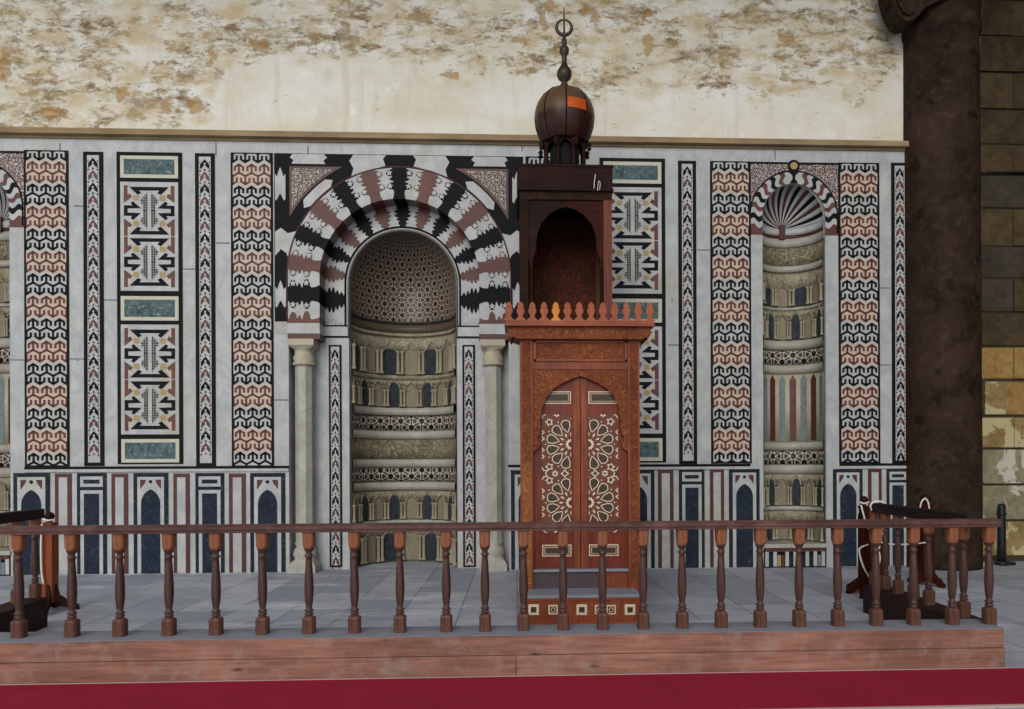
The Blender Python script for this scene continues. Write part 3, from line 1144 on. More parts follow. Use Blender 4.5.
for k in range(-nd, nd + 1):
    s = k * PITCH
    if abs(s) > SB + PITCH * .3:
        continue
    m_ = 'black_marble' if k % 2 == 0 else 'brown_marble'
    voussoir(AX, AZ, RI, RO, s, prof_o, -.008, m_, ZB, abs(s) < SB - .1).build('voussoir', ring)
mb = MB()                                       # thin red line around the ring
mb.tube([(x, -.008, z) for x, z in [arc_map(AX, AZ, RO + .008, SB * i / N, ZB) for i in range(-N, N + 1)]], .012, 'red_marble', 6)
mb.build('arch_line', root)

# soffit of the outer arch
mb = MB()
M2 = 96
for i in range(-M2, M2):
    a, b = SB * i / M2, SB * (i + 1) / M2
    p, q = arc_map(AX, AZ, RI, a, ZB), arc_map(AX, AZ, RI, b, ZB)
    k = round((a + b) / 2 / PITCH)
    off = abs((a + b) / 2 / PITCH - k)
    m_ = 'soffit_dirt_shade' if off > .27 else ('black_marble' if k % 2 == 0 else 'brown_marble')
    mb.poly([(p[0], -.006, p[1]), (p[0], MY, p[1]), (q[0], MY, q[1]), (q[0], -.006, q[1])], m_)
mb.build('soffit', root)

# spandrel walls above the ring: marble field with the arch cut out (left half, right half)
zt = MIZ1
for sg in (-1, 1):
    edge = MIX0 if sg < 0 else MIX1
    mb = MB()
    arc = [arc_map(AX, AZ, RO, sg * SB * i / N, ZB) for i in range(N + 1)]
    mb.xz([(AX, zt), (edge, zt), (edge, ZB)] + arc[::-1], -.004, 'black_marble')
    # white blocks of the border
    bx = 13.2 * mpx
    e_in = edge - sg * bx

    def blk(pts, Y=-.010, m_='white_marble'):
        mb.xz(pts, Y, m_)

    def notch_v(xa, xb_, zlow, zhigh):
        """white block of a vertical band with small fleur ends"""
        xm = (xa + xb_) / 2; u = (xb_ - xa) / 2
        blk([(xa, zlow + .06), (xa + u * .25, zlow + .03), (xa + u * .45, zlow + .06), (xm - u * .3, zlow + .10), (xm, zlow + .14), (xm + u * .3, zlow + .10), (xb_ - u * .45, zlow + .06), (xb_ - u * .25, zlow + .03), (xb_, zlow + .06),
             (xb_, zhigh), (xb_ - u * .4, zhigh - .04), (xm + u * .35, zhigh + .03), (xm, zhigh + .10), (xm - u * .35, zhigh + .03), (xa + u * .4, zhigh - .04), (xa, zhigh)])
    xa, xb_ = sorted((edge - sg * .012, e_in + sg * .03))
    notch_v(xa, xb_, P(280, 203)[1], P(280, 174)[1])
    notch_v(xa, xb_, P(280, 310)[1], P(280, 287)[1])
    # wide white piece where the band meets the ring
    zz1, zz0 = P(280, 232)[1], P(280, 256)[1]
    ring_pts = [arc_map(AX, AZ, RO + .02, sg * (PI / 2 - .42 + .24 * i / 6), ZB) for i in range(7)]
    blk([(edge - sg * .012, zz1), (edge - sg * bx * .5, zz1 + .06), (edge - sg * bx, zz1 - .02), (ring_pts[0][0] - sg * -.0, ring_pts[0][1])] + ring_pts[1:] + [(e_in + sg * .02, zz0 + .04), (edge - sg * bx * .5, zz0 + .10), (edge - sg * .012, zz0)])
    # white pieces of the top band
    for pa, pb in ((36, 14.5), (119, 92)):        # distance from the centre line: (outer, inner) of white pieces
        za, zb_ = zt - .01, zt - 11.0 * mpx
        if pa == 36:
            ya = lambda d: math.sqrt(max(0, (RO + .02) ** 2 - (d * mpx) ** 2)) + AZ
            pts = [(mxc + sg * 13.5 * mpx, za), (mxc + sg * 16.5 * mpx, za - .06), (mxc + sg * 14 * mpx, ya(14) + .01), (mxc + sg * 22 * mpx, ya(22)), (mxc + sg * 32 * mpx, ya(32)), (mxc + sg * 42 * mpx, ya(42)),
                   (mxc + sg * 48 * mpx, ya(48)), (mxc + sg * 46 * mpx, ya(46) + .10), (mxc + sg * 50 * mpx, za - .09), (mxc + sg * 46 * mpx, za)]
            blk(pts)
    x_a, x_b = mxc + sg * 75 * mpx, mxc + sg * 106 * mpx
    u = sg * 3 * mpx
    blk([(x_a, zt - .01), (x_a - u, zt - .06), (x_a + u * .2, zt - .10), (x_a - u * .4, zt - .155), (x_a + u, zt - .155), (x_b - u, zt - .155), (x_b + u * .4, zt - .155), (x_b - u * .2, zt - .1), (x_b + u, zt - .06), (x_b, zt - .01)])
    # white patch on the diagonal between ring and spandrel
    ra, rb = RO + .03, RO + 11.5 * mpx
    aa0, aa1 = math.radians(37), math.radians(51)
    pts = [(AX + sg * ra * math.sin(aa0 + (aa1 - aa0) * i / 8), AZ + ra * math.cos(aa0 + (aa1 - aa0) * i / 8)) for i in range(9)]
    pts += [(AX + sg * (ra + .06) * math.sin(aa1 + .05), AZ + (ra + .06) * math.cos(aa1 + .05))]
    pts += [(AX + sg * rb * math.sin(aa1 - (aa1 - aa0) * i / 8), AZ + rb * math.cos(aa1 - (aa1 - aa0) * i / 8)) for i in range(9)]
    pts += [(AX + sg * (ra + .07) * math.sin(aa0 - .05), AZ + (ra + .07) * math.cos(aa0 - .05))]
    blk(pts)
    mb.build('arch_border', root)
    # speckled spandrel triangle with a red-brown frame
    rs = RO + 13.0 * mpx
    xs = e_in - sg * .03
    zs = zt - 13.2 * mpx
    a_top = math.asin(min(1, 0)) 
    hx = abs(xs - AX); hz = zs - AZ
    a0 = math.acos(min(1, hz / rs)); a1 = math.asin(min(1, hx / rs))
    arcp = [(AX + sg * rs * math.sin(a0 + (a1 - a0) * i / 12), AZ + rs * math.cos(a0 + (a1 - a0) * i / 12)) for i in range(13)]
    mb = MB()
    mb.prism([(xs, zs)] + arcp, -.016, -.004, 'red_marble')
    cxs = (xs + arcp[0][0] + arcp[-1][0]) / 3; czs = (zs + arcp[0][1] + arcp[-1][1]) / 3
    # inner outline: keep the frame an even width
    rs2 = rs + .035
    xs2, zs2 = xs - sg * .035, zs - .035
    hx = abs(xs2 - AX); hz = zs2 - AZ
    a0 = math.acos(min(1, hz / rs2)); a1 = math.asin(min(1, hx / rs2))
    mb.xz([(xs2, zs2)] + [(AX + sg * rs2 * math.sin(a0 + (a1 - a0) * i / 12), AZ + rs2 * math.cos(a0 + (a1 - a0) * i / 12)) for i in range(13)], -.019, 'spandrel_mosaic')
    mb.build('spandrel', root)

# imposts, piers' ends and recess walls
XRL, XRR = P(289, 450)[0], P(509, 450)[0]
for sg in (-1, 1):
    mb = MB()
    edge = MIX0 if sg < 0 else MIX1
    xo = XRL if sg < 0 else XRR
    xi = AX + sg * RI
    a, b = sorted((xi, AX + sg * RO))
    mb.box(a, b, -.012, MY, ZI, ZB - .02, 'white_marble')
    mb.box(a - .01, b + .01, -.016, MY, ZB - .02, ZB, 'red_marble')
    mb.box(a - .005, b + .005, -.006, MY, ZI - .085, ZI, 'red_marble')
    a, b = sorted((edge, AX + sg * RO))
    mb.box(a, b, -.004, .3, ZI - .01, ZB, 'grey_marble')
    # wall between the frame edge and the recess, below the impost
    a, b = sorted((edge, xo))
    mb.box(a, b, 0, .5, 0, ZI - .01, 'white_marble')
    mb.build('impost', root)

# inner wall plane with the niche opening
ZBI = P(335, 325.5, MY)[1]
mb = MB()
for sg in (-1, 1):
    xo = XRL - .02 if sg < 0 else XRR + .02
    pts = [(IX + sg * RN, 0), (xo, 0), (xo, ZI), (IX + sg * (RIN + .05), ZI), (IX + sg * (RIN + .05), IZ + RIN), (IX, IZ + RIN + .0)]
    arc = [(IX + sg * RN * math.sin(PI / 2 * i / 24), IZ + RN * math.cos(PI / 2 * i / 24)) for i in range(25)]
    mb.xz(pts + arc, MY, 'white_marble')
    # door-frame-like reveal of the niche mouth
    rv = [(IX + sg * RN, 0)] + arc[::-1]
    for p, q in zip(rv, rv[1:]):
        mb.poly([(p[0], MY, p[1]), (p[0], MY + .06, p[1]), (q[0], MY + .06, q[1]), (q[0], MY, q[1])], 'white_marble')
    # foot line and small impost on the jamb
    a, b = sorted((IX + sg * RN, AX + sg * (RI + .03)))
    mb.box(a, b, MY - .02, MY, ZBI - .16, ZBI - .02, 'white_marble')
    mb.box(a, b, MY - .016, MY, ZBI - .02, ZBI + .005, 'black_marble')
    mb.box(a, b, MY - .016, MY, ZBI - .185, ZBI - .16, 'black_marble')
for i in range(48):                              # fillet closing the mouth of the niche against its shell
    a0_, a1_ = PI * i / 48, PI * (i + 1) / 48
    mb.poly([(IX + r_ * math.cos(a_), MY + .059, IZ + r_ * math.sin(a_)) for r_, a_ in ((RN * .982, a0_), (RN * 1.03, a0_), (RN * 1.03, a1_), (RN * .982, a1_))], 'rim_stone')
for sg in (-1, 1):
    a, b = sorted((IX + sg * RN * .982, IX + sg * RN * 1.03))
    mb.rect(a, b, 0, IZ, MY + .059, 'rim_stone')
mb.build('inner_wall', root)
SBI = PI / 2 + (IZ - ZBI) / RO


def arc_map_i(r, s):
    return arc_map(IX, IZ, r, s, ZBI)


inner = MB()
inner.tube([(x, MY - .01, z) for x, z in [arc_map(IX, IZ, RN + .05, SBI * i / N, ZBI) for i in range(-N, N + 1)]], .014, 'black_marble', 6)
inner = inner.build('inner_archivolt', root)
for k in range(-nd, nd + 1):
    s = k * PITCH
    if abs(s) > SBI + PITCH * .3:
        continue
    m_ = 'black_marble' if k % 2 == 0 else 'brown_marble'
    voussoir(IX, IZ, RN + .05, RI + .02, s, prof_i, MY - .004, m_, ZBI, False).build('voussoir', inner)
mb = MB()
pth = [(IX - RN, MY - .012, P(335, 337, MY)[1])] + [(IX + RN * math.sin(-PI / 2 + PI * i / 40), MY - .012, IZ + RN * math.cos(-PI / 2 + PI * i / 40)) for i in range(41)] + [(IX + RN, MY - .012, P(335, 337, MY)[1])]
mb.tube(pth, .017, 'rim_stone', 8)
mb.build('rim_moulding', root)
for a, b in ((329.3, 342), (462.8, 475.5)):
    X0, X1, Z0, Z1 = rect(a, 345, b, 567, MY)
    mb = MB()
    chevrons(mb, X0, X1, Z0, Z1, MY, .185, fw=.16, phase=0)
    mb.build('jamb_mosaic', root)

# niche shell, from top to floor
NCY = MY + .06
NRd = RN * .985
zn = lambda py: P(412, py, NCY + NRd)[1]


def conch(cx, cy, R, z_spring, z_low, mat, sz=1.0, n=36, m=18):
    mb = MB()
    for i in range(n):
        a, b = -PI / 2 + PI * i / n, -PI / 2 + PI * (i + 1) / n
        mb.poly([cyl(cx, cy, R, a, z_low), cyl(cx, cy, R, b, z_low), cyl(cx, cy, R, b, z_spring), cyl(cx, cy, R, a, z_spring)], mat, True,
                [(a * R, z_low), (b * R, z_low), (b * R, z_spring), (a * R, z_spring)])
        for j in range(m):
            e, f = PI / 2 * j / m, PI / 2 * (j + 1) / m
            q = []
            uv = []
            for aa, ee in ((a, e), (b, e), (b, f), (a, f)):
                q.append((cx + R * math.cos(ee) * math.sin(aa), cy + R * math.cos(ee) * math.cos(aa), z_spring + sz * R * math.sin(ee)))
                uv.append((aa * R, z_spring + ee * R))
            mb.poly(q, mat, True, uv)
    return mb


conch(IX, NCY, NRd, IZ, zn(322.5), 'conch_lattice', 1.0).build('conch', root)
band(IX, NCY, NRd, 0.0, 0, zn(322), 'sand_marble').build('niche_shell', root)
band(IX, NCY, NRd, .022, zn(325), zn(322.5), 'hatch_grey').build('moulding', root)
band(IX, NCY, NRd, .012, zn(334), zn(325), 'frieze_lattice').build('frieze', root)
band(IX, NCY, NRd, .03, zn(337), zn(334), 'carved_stone').build('moulding', root)
C1 = ['sand_marble', 'slate_marble']
arcade(root, IX, NCY, NRd, zn(375), zn(350), zn(339), 7, C1)
band(IX, NCY, NRd, .035, zn(380), zn(376), 'carved_stone').build('moulding', root)
arcade(root, IX, NCY, NRd, zn(407), zn(385), zn(379.5), 9, C1, True)
band(IX, NCY, NRd, .05, zn(415.5), zn(408.5), 'grey_marble').build('moulding', root)
band(IX, NCY, NRd, .012, zn(430.5), zn(416.5), 'band_lattice').build('star_band', root)
band(IX, NCY, NRd, .03, zn(439), zn(431.5), 'grey_marble').build('moulding', root)
band(IX, NCY, NRd, .015, zn(458.5), zn(440), 'inscription').build('inscription_band', root)
band(IX, NCY, NRd, .03, zn(467), zn(459.5), 'grey_marble').build('moulding', root)
band(IX, NCY, NRd, .012, zn(481), zn(468), 'band_lattice').build('star_band', root)
band(IX, NCY, NRd, .035, zn(489.5), zn(482), 'grey_marble').build('moulding', root)
arcade(root, IX, NCY, NRd, zn(518.5), zn(497), zn(491), 9, C1, True)
band(IX, NCY, NRd, .04, zn(523), zn(519.5), 'grey_marble').build('moulding', root)
arcade(root, IX, NCY, NRd, .03, zn(533), zn(525), 7, C1)

# the two marble columns of the mihrab
for px, nm in ((304.8, 'left'), (493.5, 'right')):
    cx = P(px, 450, .13)[0]
    cyy = .12
    z = lambda py: P(305, py, .13)[1]
    q = .131
    r = thing('marble_column', 'octagonal pale marble column at the %s side of the big striped arch' % nm, 'column', (cx, cyy, 0), 'octagonal marble columns of the prayer niche')
    mb = MB()
    mb.lathe([(.20, 0, 's'), (.20, .10, 's'), (.16, .16, 's'), (.15, .20), (.175, .26), (.155, .33), (.12, .38), (q + .01, .42)], cx, cyy, 32, 'grey_marble', True, PI / 4)
    mb.build('base', r)
    mb = MB()
    mb.lathe([(q + .02, .42), (q, .45), (q, z(367)), (q + .02, z(366))], cx, cyy, 8, 'grey_marble', False, PI / 8)
    mb.build('shaft', r)
    mb = MB()
    a = z(366)
    top = ZI - .087
    mb.lathe([(q + .035, a), (q + .035, a + .04), (q + .01, a + .05), (q + .03, a + .12), (q + .005, a + .16), (q + .01, a + .22), (.165, top - .11, 's'), (.185, top - .09, 's'), (.185, top, 's')], cx, cyy, 32, 'cream_marble', True, PI / 4)
    mb.build('capital', r)


# ------------------------------------------------------------------ small shell niches
def small_niche(X0, X1, label):
    """X0..X1: the square frame; opening is 63/89.5 of it"""
    xc = (X0 + X1) / 2
    u = (X1 - X0) / 89.5
    root = thing('wall_niche', label, 'wall niche', (xc, 0, 0), 'tall narrow shell niches')
    R = 31.4 * u
    Ro = 43.6 * u
    zc = P(794, 215.5)[1]
    zb = P(794, 233)[1]
    zt = NZ1
    # spandrel field
    mb = MB()
    for sg in (-1, 1):
        arc = [(xc + sg * Ro * math.sin(PI / 2 * i / 24), zc + Ro * math.cos(PI / 2 * i / 24)) for i in range(25)]
        mb.xz([(xc, zt), (xc + sg * 44.75 * u, zt), (xc + sg * 44.75 * u, zb), (xc + sg * Ro, zb)] + arc[::-1], -.004, 'niche_mosaic')
        mb.tube([(x, -.006, z) for x, z in [(xc + sg * Ro, zb)] + arc[::-1]], .012, 'black_marble', 6)
        a, b = sorted((xc + sg * 43.8 * u, xc + sg * 44.75 * u))
    mb.box(X0, X1, -.010, .0, zt - .03, zt, 'black_marble')
    mb.build('spandrel', root)
    # ring of wavy stripes
    mb = MB()
    S = PI / 2 + (zc - zb) / Ro
    pit = S / 15.2

    def am(r, s):
        sg = 1 if s >= 0 else -1
        a = abs(s)
        if a <= PI / 2:
            return xc + sg * r * math.sin(a), zc + r * math.cos(a)
        return xc + sg * r, max(zb, zc - (a - PI / 2) * Ro)
    T = 8
    for sg in (-1, 1):
        for k in range(15):
            s0, s1 = (k + .0) * pit, (k + 1) * pit
            if k == 0:
                s0 = 0
            col = 'black_marble' if k == 0 else ('white_marble' if k % 2 else ('brown_marble' if k % 4 == 2 else 'black_marble'))
            for j in range(T):
                t0, t1 = j / T, (j + 1) / T
                wv = lambda t_: .42 * pit * math.sin(2 * PI * t_) * sg
                if k == 0:
                    w0 = pit * (.55 + .45 * math.cos(2 * PI * t0)); w1 = pit * (.55 + .45 * math.cos(2 * PI * t1))
                    a0, b0, a1, b1 = 0, max(w0, .3 * pit), 0, max(w1, .3 * pit)
                else:
                    e0 = lambda s_, t_: min(S, s_ + (wv(t_) * sg))
                    a0, b0, a1, b1 = e0(s0, t0), e0(s1, t0), e0(s0, t1), e0(s1, t1)
                    if k == 1:
                        a0 = a1 = 0
                    if k == 14:
                        b0 = b1 = S
                r0_, r1_ = R + (Ro - R) * t0, R + (Ro - R) * t1
                mb.xz([am(r0_, sg * a0), am(r0_, sg * b0), am(r1_, sg * b1), am(r1_, sg * a1)], -.006 - (.003 if k == 0 else 0), col)
    n = 20
    mc = (xc, zc + Ro + 5.0 * u)
    mb.prism([(mc[0] + 6 * u * math.cos(2 * PI * i / n), mc[1] + 6 * u * math.sin(2 * PI * i / n)) for i in range(n)], -.013, -.004, 'black_marble')
    mb.xz([(mc[0] + 3.6 * u * math.cos(2 * PI * i / n), mc[1] + 3.6 * u * math.sin(2 * PI * i / n)) for i in range(n)], -.016, 'yellow_marble')
    mb.build('arch_ring', root)
    # jambs
    mb = MB()
    for sg in (-1, 1):
        a, b = sorted((xc + sg * R, xc + sg * 44.75 * u))
        mb.box(a, b, -.002, .25, 0, zb, 'white_marble')
        mb.box(a, b, -.012, 0, zb - .03, zb, 'brown_marble')
        # reveal of the arch
        arc = [(xc + sg * R * math.sin(PI / 2 * i / 24), zc + R * math.cos(PI / 2 * i / 24)) for i in range(25)] + [(xc + sg * R, zb)]
        for p, q in zip(arc, arc[1:]):
            mb.poly([(p[0], -.006, p[1]), (q[0], -.006, q[1]), (q[0], .05, q[1]), (p[0], .05, p[1])], 'grey_marble')
    mb.build('jamb', root)
    # ribbed shell
    cyy = .05
    mb = MB()
    nf = 23
    m = 14
    zsh = P(782, 229.5, cyy + R)[1]
    ksh = (zc + R - zsh) / R
    for i in range(nf):
        col = 'white_marble' if i % 2 == 0 else ('black_marble' if i % 4 == 1 else 'red_marble')
        if i in (0, nf - 1):
            col = 'white_marble'
        p0, p1 = PI * i / nf, PI * (i + 1) / nf
        sub = 3
        for k in range(sub):
            f0, f1 = p0 + (p1 - p0) * k / sub, p0 + (p1 - p0) * (k + 1) / sub
            bul = lambda f_: (.035 if i % 2 == 0 else -.0) * math.sin(PI * (f_ - p0) / (p1 - p0))
            for j in range(m):
                e0, e1 = PI / 2 * (j + .35) / m * (m / (m + .35)), PI / 2 * (j + 1.35) / m * (m / (m + .35))
                q = []
                for ff, ee in ((f0, e0), (f1, e0), (f1, e1), (f0, e1)):
                    rr = R * (1 - bul(ff) * math.sin(2 * ee) * 1.9)
                    q.append((xc + rr * math.sin(ee) * math.cos(ff), cyy + rr * math.cos(ee), zsh + ksh * rr * math.sin(ee) * math.sin(ff)))
                mb.poly(q, col, True)
    for i in range(48):                          # fillet between the arch and the rim of the shell
        q = []
        for f_, big in ((PI * i / 48, 0), (PI * (i + 1) / 48, 0), (PI * (i + 1) / 48, 1), (PI * i / 48, 1)):
            if big:
                q.append((xc + R * 1.08 * math.cos(f_), cyy - .001, zc + R * 1.08 * math.sin(f_)))
            else:
                q.append((xc + R * .985 * math.cos(f_), cyy - .001, zsh + ksh * R * .985 * math.sin(f_)))
        mb.poly(q, 'grey_marble')
    for sg in (-1, 1):
        a, b = sorted((xc + sg * R * .985, xc + sg * R * 1.08))
        mb.rect(a, b, zb - .05, zc + .02, cyy - .002, 'grey_marble')
    mb.build('shell', root)
    zq = lambda py: P(782, py, cyy + R)[1]
    band(xc, cyy, R, 0, 0, zsh + .004, 'sand_marble').build('niche_shell', root)
    B = lambda nm, y1, y0, pr_, m_: band(xc, cyy, R, pr_, zq(y0), zq(y1), m_).build(nm, root)
    b_ = MB()
    b_.box(xc - 2.8 * u, xc + 2.8 * u, cyy + R - .06, cyy + R, zq(240), zq(226), 'red_marble')
    b_.build('keystone', root)
    B('moulding', 229.5, 236, .02, 'white_marble')
    B('moulding', 236, 239, .012, 'red_marble')
    B('moulding', 239.5, 248, .02, 'grey_marble')
    B('inscription_band', 249, 266, .012, 'inscription')
    B('moulding', 267, 273, .03, 'grey_marble')
    arcade(root, xc, cyy, R, zq(307), zq(289), zq(275), 5, C1)
    B('moulding', 308, 311, .025, 'grey_marble')
    arcade(root, xc, cyy, R, zq(340), zq(317), zq(311.5), 7, C1, True)
    B('moulding', 341.5, 350, .035, 'grey_marble')
    B('star_band', 351, 365, .012, 'band_lattice')
    B('moulding', 366, 374, .03, 'grey_marble')
    # tall coloured slats
    st = band(xc, cyy, R, .004, zq(442), zq(374), 'cream_marble')
    za, zb2 = zq(441), zq(377)
    for i in range(-4, 5):
        a = i * PI / 9
        col = ['teal_marble', 'red_marble'][abs(i) % 2]
        hw = PI / 9 * .30
        rr = R - .008
        for s0, s1 in ((-1, 0), (0, 1)):
            st.poly([cyl(xc, cyy, rr, a + s0 * hw, za), cyl(xc, cyy, rr, a + s1 * hw, za), cyl(xc, cyy, rr, a + s1 * hw, zb2 - .05), cyl(xc, cyy, rr, a + s0 * hw, zb2 - .05)], col)
        st.poly([cyl(xc, cyy, rr, a - hw, zb2 - .05), cyl(xc, cyy, rr, a + hw, zb2 - .05), cyl(xc, cyy, rr, a + hw * .6, zb2 - .02), cyl(xc, cyy, rr, a, zb2 + .03), cyl(xc, cyy, rr, a - hw * .6, zb2 - .02)], col)
    st.build('slats', root)
    B('moulding', 442.5, 450, .03, 'grey_marble')
    B('star_band', 451, 464, .012, 'band_lattice')
    B('moulding', 465, 473.5, .02, 'grey_marble')
    arcade(root, xc, cyy, R, zq(505), zq(481), zq(474.5), 7, C1, True)
    B('moulding', 506, 510, .03, 'grey_marble')
    arcade(root, xc, cyy, R, zq(539), zq(519), zq(510.5), 5, C1)
    # flat sill and little inlaid plinth
    zs = P(795, 545)[1]
    mb = MB()
    mb.box(xc - R * 1.02, xc + R * 1.02, -.03, cyy + R, zs - .04, zs + .02, 'grey_marble')
    mb.box(xc - R, xc + R, .0, cyy + R, 0, zs - .04, 'black_marble')
    h0, h1 = .02, zs - .10
    cols = ['white_marble', 'blue_marble', 'white_marble', 'yellow_marble', 'brown_marble', 'white_marble', 'navy_marble', 'white_marble', 'brown_marble', 'blue_marble', 'white_marble', 'navy_marble', 'white_marble', 'teal_marble', 'white_marble']
    n = len(cols)
    for i, c_ in enumerate(cols):
        xa = xc - R * .96 + 2 * R * .96 * i / n
        xb_ = xa + 2 * R * .96 / n
        mb.rect(xa + .004, xb_ - .004, h0, h1 - (.05 if c_ != 'white_marble' else 0), -.004, c_)
    mb.rect(xc - R * .96, xc + R * .96, h1, h1 + .05, -.006, 'brown_marble')
    mb.build('plinth', root)
    return root


small_niche(NR[0], NR[1], 'tall narrow niche with ribbed shell top, between two zigzag mosaics at right')
small_niche(NLX0, NLX1, 'tall narrow shell niche cut off by the left edge of the photo')

# ------------------------------------------------------------------ dark stone column
cxl, cxr = P(906.5, 300, -.1)[0], P(980.5, 300, -.1)[0]
ccx = (cxl + cxr) / 2 + .01
crd = (cxr - cxl) / 2 * .955
ccy = .02
r = thing('stone_column', 'massive dark brown weathered stone column at right of the marble wall', 'column', (ccx, ccy, 0))
zc_ = lambda py: P(940, py, ccy - .3)[1]
mb = MB()
pr = [(crd * 1.02, 0), (crd * 1.02, .05)]
for i in range(9):
    pr.append((crd * (1.02 - .02 * i / 8 + .004 * math.sin(i * 2.3)), .05 + (zc_(30) - .05) * (i + 1) / 9))
mb.lathe(pr, ccx, ccy, 48, 'column_stone')
mb.build('shaft', r)
mb = MB()
z0 = zc_(32)
mb.lathe([(crd * .99, z0 - .02), (crd * 1.03, z0 + .02), (crd * 1.05, z0 + .10), (crd * 1.03, z0 + .18), (crd * 1.0, z0 + .22), (crd * 1.03, z0 + .45), (crd * 1.05, z0 + 1.0), (crd * 1.05, 11.6)], ccx, ccy, 48, 'column_stone')
# drooping leaf at the near left corner
lx = lambda px, py: P(px, py, -.25)
lf = [lx(878, -40), lx(879, 2), lx(882, 14), lx(886, 24), lx(891, 31), lx(896, 33), lx(903, 32), lx(908, 27), lx(914, 20), lx(925, 14), lx(940, 10), lx(958, 7), lx(958, -40)]
mb.prism(lf, -.56, -.22, 'column_stone')
mb.prism([(x + .03, z) for x, z in [lx(884, 16), lx(889, 26), lx(895, 29), lx(900, 26), lx(904, 12), lx(906, -40), lx(882, -40)]], -.60, -.3, 'column_stone')
mb.build('capital', r)

# ------------------------------------------------------------------ minbar (pulpit)
FY = -3.44                                      # plane of the portal
BYF = -3.80                                     # front of the base step
KY = -1.85                                      # front of the kiosk
mr = lambda x0, y0, x1, y1, Y=FY: rect(x0, y0, x1, y1, Y)
bx0, bx1, _, _ = mr(520.3, 350, 639.3, 600)
root = thing('minbar', 'tall carved red-brown wooden pulpit with inlaid double doors and domed kiosk', 'pulpit', ((bx0 + bx1) / 2, FY, 0))
MXC = (bx0 + bx1) / 2
zf = lambda py, Y=FY: P(580, py, Y)[1]
xf = lambda px, Y=FY: P(px, 450, Y)[0]

# base step with inlaid squares
sx0, sx1 = P(527.5, 610, BYF)[0], P(639.5, 610, BYF)[0]
zs = zf(594.5, BYF)
mb = MB()
mb.box(sx0, sx1, BYF, FY + .1, 0, zs - .03, 'minbar_wood')
mb.box(sx0 - .01, sx1 + .01, BYF - .02, FY + .1, zs - .03, zs, 'dusty_step')
mb.box(sx0, sx1, BYF - .012, BYF, zf(627, BYF), zf(621.5, BYF), 'cornice_wood')
mb.box(sx0, sx1, BYF - .012, BYF, zf(600, BYF), zf(596, BYF), 'cornice_wood')
step = mb.build('base_step', root)
for px, big in ((533.6, 0), (553, 1), (581.7, 0), (611, 1), (629.9, 0), (599.5, 1)):
    cx, cz = P(px, 609.5, BYF)
    mb = MB()
    h = .052 if not big else .046
    mb.box(cx - h, cx + h, BYF - .008, BYF, cz - h, cz + h, 'bone')
    mb.rect(cx - h * .72, cx + h * .72, cz - h * .72, cz + h * .72, BYF - .010, 'inlay_ground' if big else 'bone')
    if big:
        st = [(cx + (h * .66 if k % 2 == 0 else h * .36) * math.cos(PI * k / 8), cz + (h * .66 if k % 2 == 0 else h * .36) * math.sin(PI * k / 8)) for k in range(16)]
        mb.xz(st, BYF - .012, 'bone')
        h2 = h * .30
    else:
        h2 = h * .52
    mb.rect(cx - h2, cx + h2, cz - h2, cz + h2, BYF - .014, 'ebony')
    mb.build('inlaid_square', step)

# threshold and plinth under the doors
dx0, dx1 = xf(533), xf(628)
mb = MB()
mb.box(xf(530), xf(603), FY + .01, FY + .2, zs, zf(571.5), 'threshold_dark')
mb.box(xf(603), dx1, FY + .008, FY + .2, zs, zf(571.5), 'minbar_wood')
mb.box(dx0, dx1, FY - .02, FY + .2, zf(571.5), zf(569), 'dusty_step')
mb.build('threshold', root)

# uprights
for a, b, m_ in ((520.3, 532.8, 'carved_wood_gold'), (627.8, 639.3, 'carved_wood_gold')):
    mb = MB()
    mb.box(xf(a), xf(b), FY - .03, FY + .12, 0 if a > 600 else 0, zf(338), 'minbar_wood')
    zg = zf(462)
    mb.rect(xf(a) + .02, xf(b) - .02, zs + .05, zg, FY - .033, m_ if a < 600 else 'carved_wood')
    zh = zf(425)
    mb.rect(xf(a) + .02, xf(b) - .02, zg, zh, FY - .033, 'carved_mid' if a < 600 else 'carved_post')
    mb.rect(xf(a) + .02, xf(b) - .02, zh, zf(343), FY - .033, 'carved_post')
    mb.build('post', root)
# lintel with carved panel
mb = MB()
mb.box(dx0, dx1, FY - .01, FY + .12, zf(369.5), zf(338), 'minbar_wood')
a, b, c, d = mr(534, 341, 626.5, 361.5)
for (p0, p1, q0, q1) in ((a, b, d - .02, d), (a, b, c, c + .02), (a, a + .02, c, d), (b - .02, b, c, d)):
    mb.box(p0, p1, FY - .028, FY, q0, q1, 'cornice_wood')
lin = mb.build('lintel', root)
mb = MB()
mb.box(a + .02, b - .02, FY - .014, FY, c + .02, d - .02, 'carved_wood')
mb.build('carved_panel', lin)
# arched spandrel board
zt = zf(370)
xm = (dx0 + dx1) / 2
for sg in (-1, 1):
    xo = dx0 if sg < 0 else dx1
    arc_px = [(580.3, 375.8), (572, 378.5), (562, 383), (552, 389.5), (545.5, 398), (541.5, 409), (539.7, 422), (539.5, 434), (536.5, 436), (536.5, 439), (539.0, 442), (538.5, 447), (535.5, 449.5), (533, 452)]
    pts = [(xm + sg * abs(xf(px) - xf(580.3)), zf(py)) for px, py in arc_px]
    pts[-1] = (xo, pts[-1][1])
    mb = MB()
    mb.prism([(xm, zt), (xo, zt)] + pts[::-1], FY - .012, FY + .035, 'carved_wood', 'minbar_red')
    for p, q in zip(pts, pts[1:]):
        mb.tube([(p[0], FY - .014, p[1]), (q[0], FY - .014, q[1])], .006, 'cornice_wood', 5)
    mb.build('spandrel_board', root)
